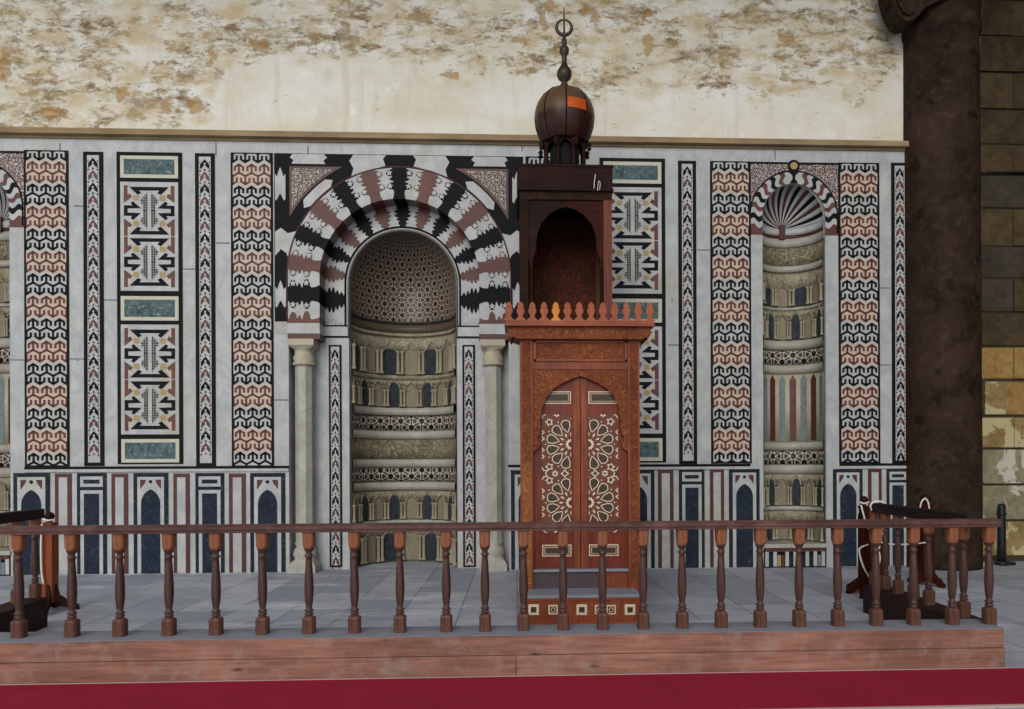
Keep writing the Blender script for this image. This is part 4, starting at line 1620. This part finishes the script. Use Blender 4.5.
# cornice
mb = MB()
z0, z1, z2 = zf(339.5), zf(328.5), zf(323.2)
cx0, cx1 = xf(508.5, FY - .12), xf(651.5, FY - .12)
ex0, ex1 = xf(505, FY - .16), xf(655.5, FY - .16)
mb.prism([(bx0 - .02, z0 - .01), (bx0 - .07, z0 + .012), (cx0 + .03, z0 - .01), (cx0, z0 + .03), (cx0, z1), (cx1, z1), (cx1, z0 + .03), (cx1 - .03, z0 - .01), (bx1 + .07, z0 + .012), (bx1 + .02, z0 - .01)], FY - .10, FY + .3, 'carved_wood')
mb.box(ex0, ex1, FY - .15, FY + .32, z1, z1 + (z2 - z1) * .45, 'cornice_wood')
mb.box(ex0 + .015, ex1 - .015, FY - .135, FY + .3, z1 + (z2 - z1) * .45, z2, 'cornice_wood')
cor = mb.build('cornice', root)
MY_ = FY - .12
z2 = z2
h = zf(302.3, MY_) - z2
for i in range(13):
    px = 508.8 + i * (649.7 - 508.8) / 12
    cx = P(px, 320, MY_)[0]
    k = .0118 * 10 / 2 * 7.6 / 7.6
    o_ = [(-.056, 0), (-.056, .03), (-.030, .17), (-.022, .26), (-.030, .34), (-.040, .42), (-.046, .55), (-.036, .66), (-.026, .70), (-.036, .74), (-.034, .80), (-.026, .90), (-.012, .97), (0, 1.0)]
    o_ = [(x * .9 if z > .1 else x, z) for x, z in o_]
    pts = [(cx + x, z2 + z * h) for x, z in o_] + [(cx - x, z2 + z * h) for x, z in o_[:-1][::-1]]
    mb = MB()
    mb.prism(pts, MY_ - .012, MY_ + .012, 'merlon_gold' if i == 4 else 'merlon_wood')
    mb.build('merlon', cor)


# door leaves
def rosette(mb, cx, cz, R, x0, x1, z0, z1, Y):
    """twelve-pointed star pattern clipped to the panel"""
    lw = .0085

    def outline(pts, w_=lw, m_='bone'):
        for i in range(len(pts)):
            c = clip(stroke(pts[i], pts[(i + 1) % len(pts)], w_, w_ * .35), x0, x1, z0, z1)
            if c:
                mb.xz(c, Y - .003 - .0002 * (i % 3), m_)

    def fill(pts, m_, off=.0015):
        c = clip(pts, x0, x1, z0, z1)
        if len(c) >= 3:
            mb.xz(c, Y - off, m_)
    # central star
    st = [(cx + R * (.21 if k % 2 == 0 else .15) * math.sin(PI * k / 12), cz + R * (.21 if k % 2 == 0 else .15) * math.cos(PI * k / 12)) for k in range(24)]
    for k in range(24):
        fill([(cx, cz), st[k], st[(k + 1) % 24]], 'bone', .002)
    inn = [(cx + R * .10 * math.sin(2 * PI * k / 12), cz + R * .10 * math.cos(2 * PI * k / 12)) for k in range(12)]
    fill(inn, 'ebony', .004)
    for k in range(12):
        a = 2 * PI * (k + .5) / 12
        ca, sa = math.sin(a), math.cos(a)

        def pt(r_, t_):
            return (cx + R * (r_ * ca + t_ * sa), cz + R * (r_ * sa - t_ * ca))
        petal = [pt(.42, 0), pt(.62, .13), pt(.78, .155), pt(.86, .06), pt(.86, -.06), pt(.78, -.155), pt(.62, -.13)]
        fill(petal, 'ebony')
        outline(petal)
        b = 2 * PI * k / 12
        cb, sb = math.sin(b), math.cos(b)
        kite = [(cx + R * (r_ * cb + t_ * sb), cz + R * (r_ * sb - t_ * cb)) for r_, t_ in ((.26, 0), (.36, .035), (.44, 0), (.36, -.035))]
        fill(kite, 'bone', .002)
        dot = [(cx + R * (r_ * cb + t_ * sb), cz + R * (r_ * sb - t_ * cb)) for r_, t_ in ((.86, 0), (.89, .03), (.92, 0), (.89, -.03))]
        fill(dot, 'bone', .002)


def star5(mb, cx, cz, r, x0, x1, z0, z1, Y, rot=0.0, n=5):
    pts = [(cx + (r if k % 2 == 0 else r * .55) * math.sin(rot + PI * k / n), cz + (r if k % 2 == 0 else r * .55) * math.cos(rot + PI * k / n)) for k in range(2 * n)]
    for i in range(len(pts)):
        c = clip([(cx, cz), pts[i], pts[(i + 1) % len(pts)]], x0, x1, z0, z1)
        if len(c) >= 3:
            mb.xz(c, Y - .0015, 'ebony')
        c = clip(stroke(pts[i], pts[(i + 1) % len(pts)], .010, .003), x0, x1, z0, z1)
        if c:
            mb.xz(c, Y - .003 - .0002 * (i % 3), 'bone')


DY = FY + .045
zbot, ztop = zf(568.8), zt + .02
for sg, la in ((-1, 'left'), (1, 'right')):
    mb = MB()
    hinge = dx0 if sg < 0 else dx1
    x0, x1 = sorted((xm + sg * .004, hinge))
    mb.box(x0, x1, DY, DY + .05, zbot, ztop, 'minbar_red')
    # raised central stile
    a, b = sorted((xm + sg * .004, xm + sg * .07))
    mb.box(a, b, DY - .012, DY, zbot, ztop, 'minbar_wood')
    leaf = mb.build('door', root)
    leaf['label'] = '%s inlaid door leaf' % la
    pa, pb = sorted((xm + sg * (xf(571) - xf(580.3)) * -1, xm + sg * (xf(542) - xf(580.3)) * -1))
    if sg < 0:
        pa, pb = xf(542), xf(571.3)
    else:
        pa, pb = xf(589), xf(618.6)
    for y1, y0 in ((391, 403.5), (545, 556.6)):
        mb = MB()
        z1_, z0_ = zf(y1), zf(y0)
        mb.box(pa, pb, DY - .008, DY, z0_, z1_, 'bone')
        mb.rect(pa + .010, pb - .010, z0_ + .010, z1_ - .010, DY - .010, 'inlay_ground')
        mb.rect(pa + .024, pb - .024, z0_ + .024, z1_ - .024, DY - .012, 'bone')
        mb.rect(pa + .029, pb - .029, z0_ + .029, z1_ - .029, DY - .014, 'ebony')
        mb.build('small_panel', leaf)
    mb = MB()
    z1_, z0_ = zf(414), zf(533)
    mb.box(pa, pb, DY - .006, DY, z0_, z1_, 'inlay_ground')
    Yp = DY - .007
    ed = pb if sg < 0 else pa
    Rr = (pb - pa) * .98
    c1, c2 = zf(444.2), zf(502.8)
    for cz in (c1, c2):
        rosette(mb, ed, cz, Rr, pa, pb, z0_, z1_, Yp)
    far = pa if sg < 0 else pb
    mid = (c1 + c2) / 2
    dd = sg * 1
    for cz in (c1 + Rr * .78, c1 - Rr * .78, c2 + Rr * .78, c2 - Rr * .78):
        star5(mb, ed + dd * Rr * .76, cz, Rr * .13, pa, pb, z0_, z1_, Yp, .3 * sg, 5)
    star5(mb, ed + dd * Rr * .56, mid, Rr * .10, pa, pb, z0_, z1_, Yp, 0, 6)
    star5(mb, ed + dd * Rr * .22, mid, Rr * .13, pa, pb, z0_, z1_, Yp, 0, 4)
    star5(mb, far, mid, Rr * .22, pa, pb, z0_, z1_, Yp, 0, 6)
    star5(mb, far, z1_, Rr * .14, pa, pb, z0_, z1_, Yp, 0, 4)
    star5(mb, far, z0_, Rr * .16, pa, pb, z0_, z1_, Yp, 0, 4)
    star5(mb, ed + dd * Rr * .5, z1_, Rr * .09, pa, pb, z0_, z1_, Yp, 0, 6)
    star5(mb, ed + dd * Rr * .5, z0_, Rr * .09, pa, pb, z0_, z1_, Yp, 0, 6)
    for cz in (c1, c2):
        for kz in (-.42, -.2, 0.2, .42):
            star5(mb, far - dd * .004, cz + kz * Rr, Rr * .07, pa, pb, z0_, z1_, Yp, 0, 4)
    mb.build('inlay_panel', leaf)
# jambs behind the spandrel and body of the pulpit: flanks, stairs
mb = MB()
ftop = zf(330) - .05
kb = 2.05                                       # floor level of the kiosk
side = [(FY + .12, 0), (-.55, 0), (-.55, kb), (KY + .1, kb), (FY + .5, .8), (FY + .12, .8)]
for a, b in ((bx0 + .02, bx0 + .08), (bx1 - .08, bx1 - .02)):
    mb.prism_yz(side, a, b, 'minbar_wood')
mb.build('flank', root)
mb = MB()
ns = 9
for i in range(ns):
    y0 = FY + .25 + i * (KY - FY - .2) / ns
    mb.box(bx0 + .08, bx1 - .08, y0, y0 + (KY - FY - .2) / ns + .01, 0, zs + (i + 1) * (kb - zs) / ns, 'minbar_wood')
mb.box(bx0 + .08, bx1 - .08, KY + .04, -.57, kb - .06, kb, 'minbar_wood')
mb.build('stairs', root)
for a in (bx0 + .03, bx1 - .07):
    mb = MB()
    y0, y1 = FY + .12, KY + .05
    b_ = a + .04
    q0, q1 = .75, kb + .1
    mb.hexa([(a, y0, q0), (b_, y0, q0), (b_, y1, q1), (a, y1, q1)], [(a, y0, q0 + .55), (b_, y0, q0 + .55), (b_, y1, q1 + .6), (a, y1, q1 + .6)], 'carved_wood')
    mb.build('stair_railing', root)

# kiosk
kx = lambda px: P(px, 230, KY)[0]
kz = lambda py: P(565, py, KY)[1]
kx0, kx1 = kx(519.5), kx(612)
KD = 1.05                                       # depth of the kiosk
for a, b, m_ in ((519.5, 528, 'kiosk_wood'), (603.5, 612, 'kiosk_red')):
    for yy in (KY, KY + KD - .12):
        mb = MB()
        mb.box(kx(a), kx(b), yy, yy + .12, kb, kz(192), m_)
        mb.build('kiosk_post', root)
mb = MB()
mb.box(kx(518), kx(612.5), KY - .03, KY + KD + .03, kz(191), kz(166.5), 'kiosk_wood')
mb.box(kx(518) - .012, kx(612.5) + .012, KY - .045, KY + KD + .045, kz(191.5), kz(189.5), 'kiosk_wood')
mb.box(kx(518) - .010, kx(612.5) + .010, KY - .04, KY + KD + .04, kz(167.5), kz(165.5), 'kiosk_wood')
can = mb.build('kiosk_roof', root)
mb = MB()
mb.box(kx0, kx1, KY - .005, KY + .05, kz(199.8), kz(191.5), 'carved_dark_wood')
mb.build('kiosk_frieze', root)
# arch board
for sg in (-1, 1):
    ax = kx(566.5)
    arc_px = [(566.5, 206.5), (558, 208.5), (549, 214), (541.5, 223), (537.5, 233), (536, 243), (536.5, 250), (534.5, 252), (534.5, 256), (532, 258), (528, 258)]
    pts = [(ax + sg * abs(kx(px) - ax), kz(py)) for px, py in arc_px]
    xo = kx(528) if sg < 0 else kx(603.5)
    pts[-1] = (xo, pts[-1][1])
    mb = MB()
    mb.prism([(ax, kz(199.5)), (xo, kz(199.5))] + pts[::-1], KY + .02, KY + .05, 'kiosk_wood' if sg < 0 else 'kiosk_maroon')
    mb.build('kiosk_arch', root)
    cx = kx(531.3) if sg < 0 else kx(601.6)
    mb = MB()
    za, zb_ = kb, kz(258)
    rr = .022
    mb.lathe([(rr * 1.8, za), (rr * 1.8, za + .05), (rr, za + .08), (rr, zb_ - .14), (rr * 1.4, zb_ - .12), (rr, zb_ - .10), (rr * 1.9, zb_ - .02), (rr * 1.9, zb_)], cx, KY + .035, 12, 'kiosk_wood')
    mb.build('colonnette', root)
# sides and back of the kiosk
mb = MB()
mb.box(kx0 + .02, kx1 - .02, KY + KD - .04, KY + KD, kb, kz(192), 'carved_back')
mb.build('kiosk_back', root)
for xs in (kx0 + .02, kx1 - .05):
    mb = MB()
    mb.box(xs, xs + .03, KY + .12, KY + KD - .12, kb, kz(192), 'kiosk_wood')
    mb.build('kiosk_side', root)

# lantern, dome, finial: axis in the middle of the kiosk
LY = KY + KD / 2
lx_, _ = P(564.6, 150, LY)
lz = lambda py: P(564.6, py, LY)[1]
pm_ = LY - CAMY
pm_ = pm_ / F                                    # metres per pixel at the lantern
rl = 20 * pm_
zr = kz(166.0)
mb = MB()
for i in range(8):
    a = PI / 8 + i * PI / 4
    x, y = lx_ + rl * math.cos(a), LY + rl * math.sin(a)
    mb.lathe([(.036, zr), (.036, zr + .04), (.027, zr + .06), (.027, lz(150)), (.034, lz(148)), (.034, lz(144.5))], x, y, 8, 'kiosk_wood')
    # arch head between this post and the next
    b = a + PI / 4
    p0 = Vector((x, y, 0)); p1 = Vector((lx_ + rl * math.cos(b), LY + rl * math.sin(b), 0))
    path = []
    for k in range(9):
        t_ = k / 8
        hgt = lz(154) + (lz(146) - lz(154)) * math.sin(PI * t_) ** .7
        q = p0.lerp(p1, t_)
        path.append((q.x, q.y, hgt))
    mb.tube(path, .018, 'kiosk_wood', 6)
    mid = (p0 + p1) / 2
    br = Vector((lx_, LY, 0)) + (p0 - Vector((lx_, LY, 0))) * 1.28
    mb.lathe([(.01, lz(155)), (.032, lz(153)), (.02, lz(151)), (.036, lz(149)), (.02, lz(147))], br.x, br.y, 8, 'kiosk_wood')
    arch = [(t_ / 10, lz(154.5) + (lz(147.3) - lz(154.5)) * math.sin(PI * t_ / 10) ** .6) for t_ in range(11)]
    for (ta, ha), (tb, hb) in zip(arch, arch[1:]):
        qa, qb = p0.lerp(p1, ta), p0.lerp(p1, tb)
        mb.poly([(qa.x, qa.y, ha), (qb.x, qb.y, hb), (qb.x, qb.y, lz(144)), (qa.x, qa.y, lz(144))], 'kiosk_wood')
mb.lathe([(rl * 1.15, lz(146)), (rl * 1.25, lz(145)), (rl * 1.05, lz(142.5))], lx_, LY, 8, 'kiosk_wood', False, PI / 8)
mb.lathe([(rl * .8, zr - .0), (rl * 1.1, zr + .02)], lx_, LY, 8, 'kiosk_wood', False, PI / 8)
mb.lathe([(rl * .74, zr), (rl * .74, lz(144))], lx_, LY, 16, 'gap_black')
mb.build('lantern', root)
# dome: eight gently bulging faces with seams
prof = [(20.5, 146), (23.5, 142), (27, 135), (29.6, 127), (30.5, 119.5), (29.8, 112), (27.5, 105.5), (23.5, 99), (17.5, 93.8), (10, 90.6), (3.5, 89)]
dome = []
mb = MB()
nseg = 8
sub = 4
base_z = lz(146)
for (r0_, y0), (r1_, y1) in zip(prof, prof[1:]):
    for i in range(nseg):
        for k in range(sub):
            def pt(rr, yy, j):
                a = PI / 2 + (i + j / sub) * 2 * PI / nseg
                fl = 1 - .035 * (abs(j / sub - .5) * 2) ** 4
                return (lx_ + rr * pm_ * fl * math.cos(a), LY + rr * pm_ * fl * math.sin(a), lz(yy))
            patch = (i == 4 - 0 and 101 < (y0 + y1) / 2 < 113) 
            mb.poly([pt(r0_, y0, k), pt(r0_, y0, k + 1), pt(r1_, y1, k + 1), pt(r1_, y1, k)], 'dome_wood', True)
dm = MB()
dm.v, dm.f, dm.m, dm.s, dm.uv, dm.mats = mb.v, mb.f, mb.m, mb.s, mb.uv, mb.mats
dobj = thing_d = dm.build('dome', root)
for i in range(nseg):                            # seams
    a = PI / 2 + i * 2 * PI / nseg
    s_ = MB()
    s_.tube([(lx_ + (rr * pm_ * .968) * math.cos(a), LY + (rr * pm_ * .968) * math.sin(a), lz(yy)) for rr, yy in prof], .010, 'kiosk_wood', 5)
    s_.build('seam', dobj)
s_ = MB()                                        # bright orange patch on the front right face
a0, a1 = math.radians(-90 + 2), math.radians(-90 + 40)
K = 6
for j, ((r0_, y0), (r1_, y1)) in enumerate([((30.5, 121.5), (30.3, 116.5)), ((30.3, 116.5), (29.5, 111))]):
    for k in range(K):
        b0, b1 = a0 + (a1 - a0) * k / K, a0 + (a1 - a0) * (k + 1) / K
        e = 1.012
        s_.poly([(lx_ + r0_ * pm_ * e * math.cos(b0), LY + r0_ * pm_ * e * math.sin(b0), lz(y0)), (lx_ + r0_ * pm_ * e * math.cos(b1), LY + r0_ * pm_ * e * math.sin(b1), lz(y0)),
                 (lx_ + r1_ * pm_ * e * math.cos(b1), LY + r1_ * pm_ * e * math.sin(b1), lz(y1)), (lx_ + r1_ * pm_ * e * math.cos(b0), LY + r1_ * pm_ * e * math.sin(b0), lz(y1))], 'dome_patch', True)
s_.build('orange_patch', dobj)
mb = MB()
fp = [(4.2, 90), (3.6, 88), (2.6, 87), (4.0, 85.5), (4.0, 84.5), (2.4, 83.5), (3.0, 82), (6.2, 79), (7.6, 75.5), (7.4, 72), (5.4, 68.5), (3.2, 65), (2.4, 62), (2.6, 57), (3.0, 55.5), (4.8, 52.5), (4.8, 48.5), (3.2, 47), (2.2, 46), (2.6, 44), (2.8, 40), (1.6, 39), (1.8, 37), (1.0, 35.5)]
mb.lathe([(r_ * pm_, lz(y_)) for r_, y_ in fp], lx_, LY, 20, 'finial_metal')
fin = mb.build('finial', root)
mb = MB()
cc = lz(27.4)
path, rad = [], []
for i in range(33):
    a = -PI / 2 + math.radians(8) + (2 * PI - math.radians(16)) * i / 32 + PI
    path.append((lx_ + 7.6 * pm_ * math.cos(a), LY, cc + 7.6 * pm_ * math.sin(a)))
    rad.append(pm_ * (.8 + 1.1 * math.sin(PI * i / 32)))
mb.tube(path, rad, 'finial_metal', 8)
mb.tube([(lx_, LY, lz(36)), (lx_, LY, lz(20)), (lx_, LY, lz(7.5))], [pm_ * 1.0, pm_ * .9, pm_ * .4], 'finial_metal', 8)
mb.build('crescent', fin)

# ------------------------------------------------------------------ balustrades
BZ = .305                                        # top of the kerb beam
RAILY = PF(512, 630.8, BZ)[1]                    # plane of the front balusters
BFY = PF(512, 635.8, BZ)[1]                      # front face of the beam
RTOP, RBOT = P(512, 522.8, RAILY - .045)[1], P(512, 530.8, RAILY - .045)[1]


def baluster_mesh(h):
    """turned baluster between two square blocks, base at the origin"""
    mb = MB()
    z = lambda f_: h * (1 - f_)
    sq = .042
    mb.lathe([(sq * 1.06, z(1.0), 'c'), (sq * 1.06, z(.85), 'c'), (sq * .96, z(.835), 'c'), (sq * .72, z(.822))], 0, 0, 32, 'base_wood', True, PI / 4)
    prof_ = [(.031, z(.826)), (.022, z(.818)), (.033, z(.808)), (.033, z(.797)), (.021, z(.788)), (.033, z(.776)), (.033, z(.763)), (.021, z(.752)), (.025, z(.72)), (.031, z(.66)), (.0345, z(.58)), (.0335, z(.50)), (.029, z(.39)),
             (.024, z(.29)), (.022, z(.25)), (.031, z(.24)), (.031, z(.225)), (.021, z(.215)), (.022, z(.195)), (.033, z(.18)), (.037, z(.165)), (.038, z(.145))]
    mb.lathe(prof_, 0, 0, 24, 'baluster_wood')
    mb.lathe([(.034, z(.17)), (.040, z(.15)), (sq * .94, z(.13), 'c'), (sq * 1.0, z(.0), 'c')], 0, 0, 32, 'block_wood', True, PI / 4)
    return mb


bal_me = baluster_mesh(RBOT - BZ)
bal_data = None


def place_baluster(parent, x, y, z=BZ):
    global bal_data
    o0 = Vector(parent['_o'])
    if bal_data is None:
        o = bal_me.build('baluster', None, (0, 0, 0))
        o.parent = parent
        bal_data = o
    else:
        o = bal_data.copy()
        COL.objects.link(o)
        o.parent = parent
    o.location = (x - o0.x, y - o0.y, z - o0.z)
    o['_o'] = (x, y, z)
    return o


fx0, fx1 = P(-150, 640, BFY)[0], P(1004, 640, BFY)[0]
root = thing('balustrade', 'long front wooden balustrade on a two-board kerb behind the red carpet', 'railing', (0, RAILY, 0), 'turned wood balustrades')
bw = .36
mb = MB()
zm = .158
mb.box(fx0, fx1, BFY, BFY + bw, zm + .004, BZ, 'beam_wood')
xj = P(516, 665, BFY)[0]
mb.box(fx0, xj - .003, BFY - .012, BFY + bw, 0, zm, 'beam_wood')
mb.box(xj + .003, fx1, BFY - .012, BFY + bw, 0, zm, 'beam_wood')
mb.box(fx0, fx1, BFY + .012, BFY + bw - .01, BZ, BZ + .004, 'dusty_step')
mb.build('kerb_beam', root)
mb = MB()
xre = P(997, 520, RAILY)[0]
rw = .055
mb.prism_yz([(RAILY - rw, RBOT), (RAILY + rw, RBOT), (RAILY + rw, RTOP - .014), (RAILY + rw * .7, RTOP), (RAILY - rw * .7, RTOP), (RAILY - rw, RTOP - .014), (RAILY - rw, RBOT + .022), (RAILY - rw * .88, RBOT + .016), (RAILY - rw * .88, RBOT)], fx0, xre, 'rail_wood')
mb.build('handrail', root)
for px in (19, 72, 120, 169, 216, 262.5, 309, 354.5, 400, 446.3, 485, 523.5, 563, 602.5, 643, 682, 721, 760, 799, 837.5, 876, 913.5, 952, 989):
    place_baluster(root, P(px, 585, RAILY)[0], RAILY)


def side_balustrade(p_near, p_far, posts, label, far_ext):
    """p_near, p_far: inner top edge of the beam (X, Y); posts: list of (X, Y)"""
    root = thing('balustrade', label, 'railing', (posts[0][0], posts[0][1], 0), 'turned wood balustrades')
    d = Vector((p_far[0] - p_near[0], p_far[1] - p_near[1])).normalized()
    n = Vector((d.y, -d.x))
    if n.dot(Vector((posts[0][0] - p_near[0], posts[0][1] - p_near[1]))) < 0:
        n = -n
    wd = .24
    a = Vector(p_near); b = Vector(p_far)
    q = [a, b, b + n * wd, a + n * wd]
    mb = MB()
    mb.hexa([(v.x, v.y, 0) for v in q], [(v.x, v.y, BZ - .012) for v in q], 'side_beam')
    mb.build('kerb_beam', root)
    c = a + n * wd * .5; e = b + n * wd * .5 - d * far_ext
    mb = MB()
    rw_ = .05
    c = c - d * .0
    q = [c - n * rw_, e - n * rw_, e + n * rw_, c + n * rw_]
    mb.hexa([(v.x, v.y, RBOT - .012) for v in q], [(v.x, v.y, RTOP + .02) for v in q], 'rail_dark')
    mb.build('handrail', root)
    for x, y in posts:
        t_ = (Vector((x, y)) - c).dot(d)
        v = c + d * t_
        place_baluster(root, v.x, v.y, BZ - .012)


inn = PF(968, 622.5, BZ); far = PF(863, 583.5, BZ)
dv = Vector((far[0] - inn[0], far[1] - inn[1]))
near = (inn[0] - dv.x * .0, inn[1])
# start the beam just behind the front kerb
t_ = (BFY + bw + .004 - inn[1]) / dv.y
near = (inn[0] + dv.x * t_, inn[1] + dv.y * t_)
pts = [PF(px, py, BZ) for px, py in ((970.5, 615.5), (935.5, 603), (919.5, 597.5), (905.5, 592), (892.5, 587.5), (880, 583.5))]
side_balustrade(near, far, pts, 'short dark side balustrade at the right end of the enclosure', .02)
a = PF(0, 612, BZ); b = PF(47.5, 595.8, BZ)
dv = Vector((b[0] - a[0], b[1] - a[1]))
t_ = (BFY + bw + .004 - a[1]) / dv.y
near = (a[0] + dv.x * t_, a[1] + dv.y * t_)
pts = [PF(31, 596, BZ), PF(9.5, 602, BZ)]
side_balustrade(near, b, pts, 'short dark side balustrade at the left end, cut by the photo edge', -.10)


# ------------------------------------------------------------------ wooden stanchions with white rope
def stanchion(px, py_base, py_top, label, board=None, wpx=11, mat='stand_wood'):
    x, y = PF(px, py_base, 0)
    d = sy_ * x + cy_ * (y - CAMY)
    m = d / F
    H = (py_base - py_top) * m
    root = thing('stanchion', label, 'rope post', (x, y, 0), 'ball-topped wooden rope posts')
    w_ = wpx * m / 2
    mb = MB()
    mb.lathe([(w_, .10, 's'), (w_, H * .80, 's'), (w_ * .82, H * .83, 's'), (w_ * .82, H * .87, 's'), (w_ * 1.0, H * .875, 's'), (w_ * 1.0, H * .895, 's'), (w_ * .5, H * .90)], x, y, 16, mat, True, PI / 4)
    mb.build('post', root)
    mb = MB()
    mb.lathe([(w_ * .45, H * .895), (w_ * .4, H * .91), (w_ * .75, H * .93), (w_ * .85, H * .955), (w_ * .7, H * .985), (w_ * .25, H)], x, y, 20, 'stand_dark')
    mb.build('ball_finial', root)
    for k in range(4):
        a = k * PI / 2 + .35
        ca, sa = math.cos(a), math.sin(a)
        pr_ = [(0, .30), (w_ * 1.1, .30), (w_ * 1.6, .17), (.20, .09), (.27, .055), (.28, 0), (.20, 0), (.16, .035), (0, .06)]
        mb = MB()
        t2 = .022
        fm = 'stand_dark' if mat == 'stand_orange' else mat
        mb.poly([(x + ca * r_ - sa * t2, y + sa * r_ + ca * t2, z_) for r_, z_ in pr_], fm)
        mb.poly([(x + ca * r_ + sa * t2, y + sa * r_ - ca * t2, z_) for r_, z_ in pr_[::-1]], fm)
        for i in range(len(pr_)):
            (r_, z_), (r2, z2_) = pr_[i], pr_[(i + 1) % len(pr_)]
            mb.poly([(x + ca * r_ - sa * t2, y + sa * r_ + ca * t2, z_), (x + ca * r_ + sa * t2, y + sa * r_ - ca * t2, z_), (x + ca * r2 + sa * t2, y + sa * r2 - ca * t2, z2_), (x + ca * r2 - sa * t2, y + sa * r2 + ca * t2, z2_)], 'stand_dark')
        mb.build('foot', root)
    return root, x, y, m


def rope(pts, Y, label, r=.011, name='rope'):
    path = []
    dense = []
    for i in range(len(pts) - 1):
        for k in range(4):
            t_ = k / 4
            p0 = pts[max(0, i - 1)]; p1 = pts[i]; p2 = pts[i + 1]; p3 = pts[min(len(pts) - 1, i + 2)]
            f_ = lambda a, b, c, d: .5 * ((2 * b) + (-a + c) * t_ + (2 * a - 5 * b + 4 * c - d) * t_ ** 2 + (-a + 3 * b - 3 * c + d) * t_ ** 3)
            dense.append((f_(p0[0], p1[0], p2[0], p3[0]), f_(p0[1], p1[1], p2[1], p3[1]), f_(p0[2] if len(p0) > 2 else 0, p1[2] if len(p1) > 2 else 0, p2[2] if len(p2) > 2 else 0, p3[2] if len(p3) > 2 else 0)))
    l_ = pts[-1]
    dense.append((l_[0], l_[1], l_[2] if len(l_) > 2 else 0))
    for px, py, dy in dense:
        x, zz = P(px, py, Y + dy)
        path.append((x, Y + dy, max(.012, zz)))
    mb = MB()
    mb.tube(path, r, 'black_plastic' if label.startswith('black') else 'rope', 6)
    return tag(mb.build(name), label, name)


_, x, y, m = stanchion(50, 611, 512, 'ball-topped orange-brown wooden rope post at the left balustrade end', wpx=10.5, mat='stand_orange')
rope([(43, 519, -.08), (48, 520.5, -.10), (54, 519.5, -.06)], y, 'white cord tied round the neck of the left rope post')
rope([(42, 524, -.07), (41, 545, -.09), (41.5, 570, -.09), (43.5, 584, -.09)], y, 'white cord hanging down the left rope post')
_, x, y, m = stanchion(864.5, 592, 496, 'ball-topped dark red rope post at the back end of the right balustrade', wpx=9)
yr = y
rope([(860, 502, -.06), (864, 503.5, -.09), (869, 502, -.06)], y, 'white cord around the neck of the post at the right balustrade end')
rope([(861, 505, -.08), (866, 523, -.10), (871, 532, -.1)], y, 'white cord falling diagonally from the neck of the right rope post')
rope([(871, 544, -.1), (860, 548, -.12), (860, 556, -.12), (864, 568, -.12), (871, 580, -.12)], y, 'white cord bowed outwards in front of the right rope post')
_, x, y, m = stanchion(878.5, 597, 508, 'plain dark red post standing right beside the right rope post', wpx=13, mat='stand_wood')
yr2 = y
rope([(886, 510, -.07), (885, 522, -.09), (881, 538, -.1), (879, 550, -.1), (880, 558, -.1), (878.5, 566, -.1)], y, 'white cord hanging down beside the right handrail end')
hx, hy = far
rope([(872, 511, 0), (870.5, 506, -.02), (873, 502.5, -.03), (880, 501.5, -.03), (886, 504.5, -.02), (885, 511, 0)], far[1] - .05, 'white cord looped over the far end of the right handrail')
_, x, y, m = stanchion(926, 585, 494, 'dark red rope post behind the right balustrade, in front of the stone column', wpx=12)
rope([(920, 508, -.10), (921.5, 502, -.12), (925, 498.5, -.12), (928, 502, -.12), (929.5, 510, -.10)], y, 'white cord in an upturned loop on the post before the stone column')
dyp = y - yr2
rope([(931, 542.5, -.12), (924, 542.8, -.12), (912, 544, -dyp * .4 - .1), (900, 544.5, -dyp * .7 - .1), (888, 544, -dyp - .1), (880, 542, -dyp - .1)], y, 'white cord strung between the two dark red posts behind the right balusters')

rope([(595.5, 174.4, 0), (594.5, 181, 0), (594, 188.7, 0)], KY - .052, 'thin white wire dangling on the dark board of the kiosk roof', .005, 'wire')
rope([(597.5, 191, 0), (598, 185, 0), (599, 180.8, 0), (600.2, 184, 0), (599.5, 190, 0)], KY - .052, 'small white wire loop low on the dark board of the kiosk roof', .004, 'wire')
rope([(979.6, 20, 0), (979.4, 50, 0), (979.2, 80, 0), (979.4, 120, 0)], SY - .03, 'thin pale cable running down the right side of the dark stone column', .012, 'cable')
rope([(982, 173.5, 0), (1000, 172.5, 0), (1030, 172.5, 0)], SY - .03, 'black cable running level across the upper masonry at far right', .018, 'cable')
# black bollard by the side wall
x, y = PF(1001.5, 565, 0)
d = sy_ * x + cy_ * (y - CAMY); m = d / F
r = thing('bollard', 'slim black upright bollard standing by the ochre masonry at far right', 'bollard', (x, y, 0))
mb = MB()
mb.lathe([(4.2 * m, .05), (4.0 * m, .3), (3.9 * m, 57 * m), (3.4 * m, 60 * m), (2.0 * m, 61.5 * m)], x, y, 20, 'black_plastic')
mb.lathe([(4.3 * m, 50 * m), (4.5 * m, 50.5 * m), (4.5 * m, 52 * m), (4.3 * m, 52.5 * m)], x, y, 20, 'black_plastic')
mb.build('post', r)
mb = MB()
mb.lathe([(6.5 * m, 0), (6.5 * m, .04), (4.5 * m, .07)], x, y, 20, 'black_plastic')
mb.box(x + 3 * m, x + 12 * m, y - .06, y + .04, 0, .05, 'black_plastic')
mb.build('foot', r)

# ------------------------------------------------------------------ carpet
cb = BFY - .03
mb = MB()
cfront = PF(980, 706.5, 0)[1]
mb.box(-8, 8, cfront, cb, 0.0, .012, 'carpet')
mb.box(-8, 8, cfront - .035, cfront, 0.0, .012, 'carpet_edge')
mb.box(-8, 8, cb - .018, cb, .0121, .014, 'carpet_edge')
tag(mb.build('carpet'), 'crimson carpet runner with pale edge lying in front of the kerb', 'carpet')

for o in bpy.data.objects:
    if '_o' in o:
        del o['_o']
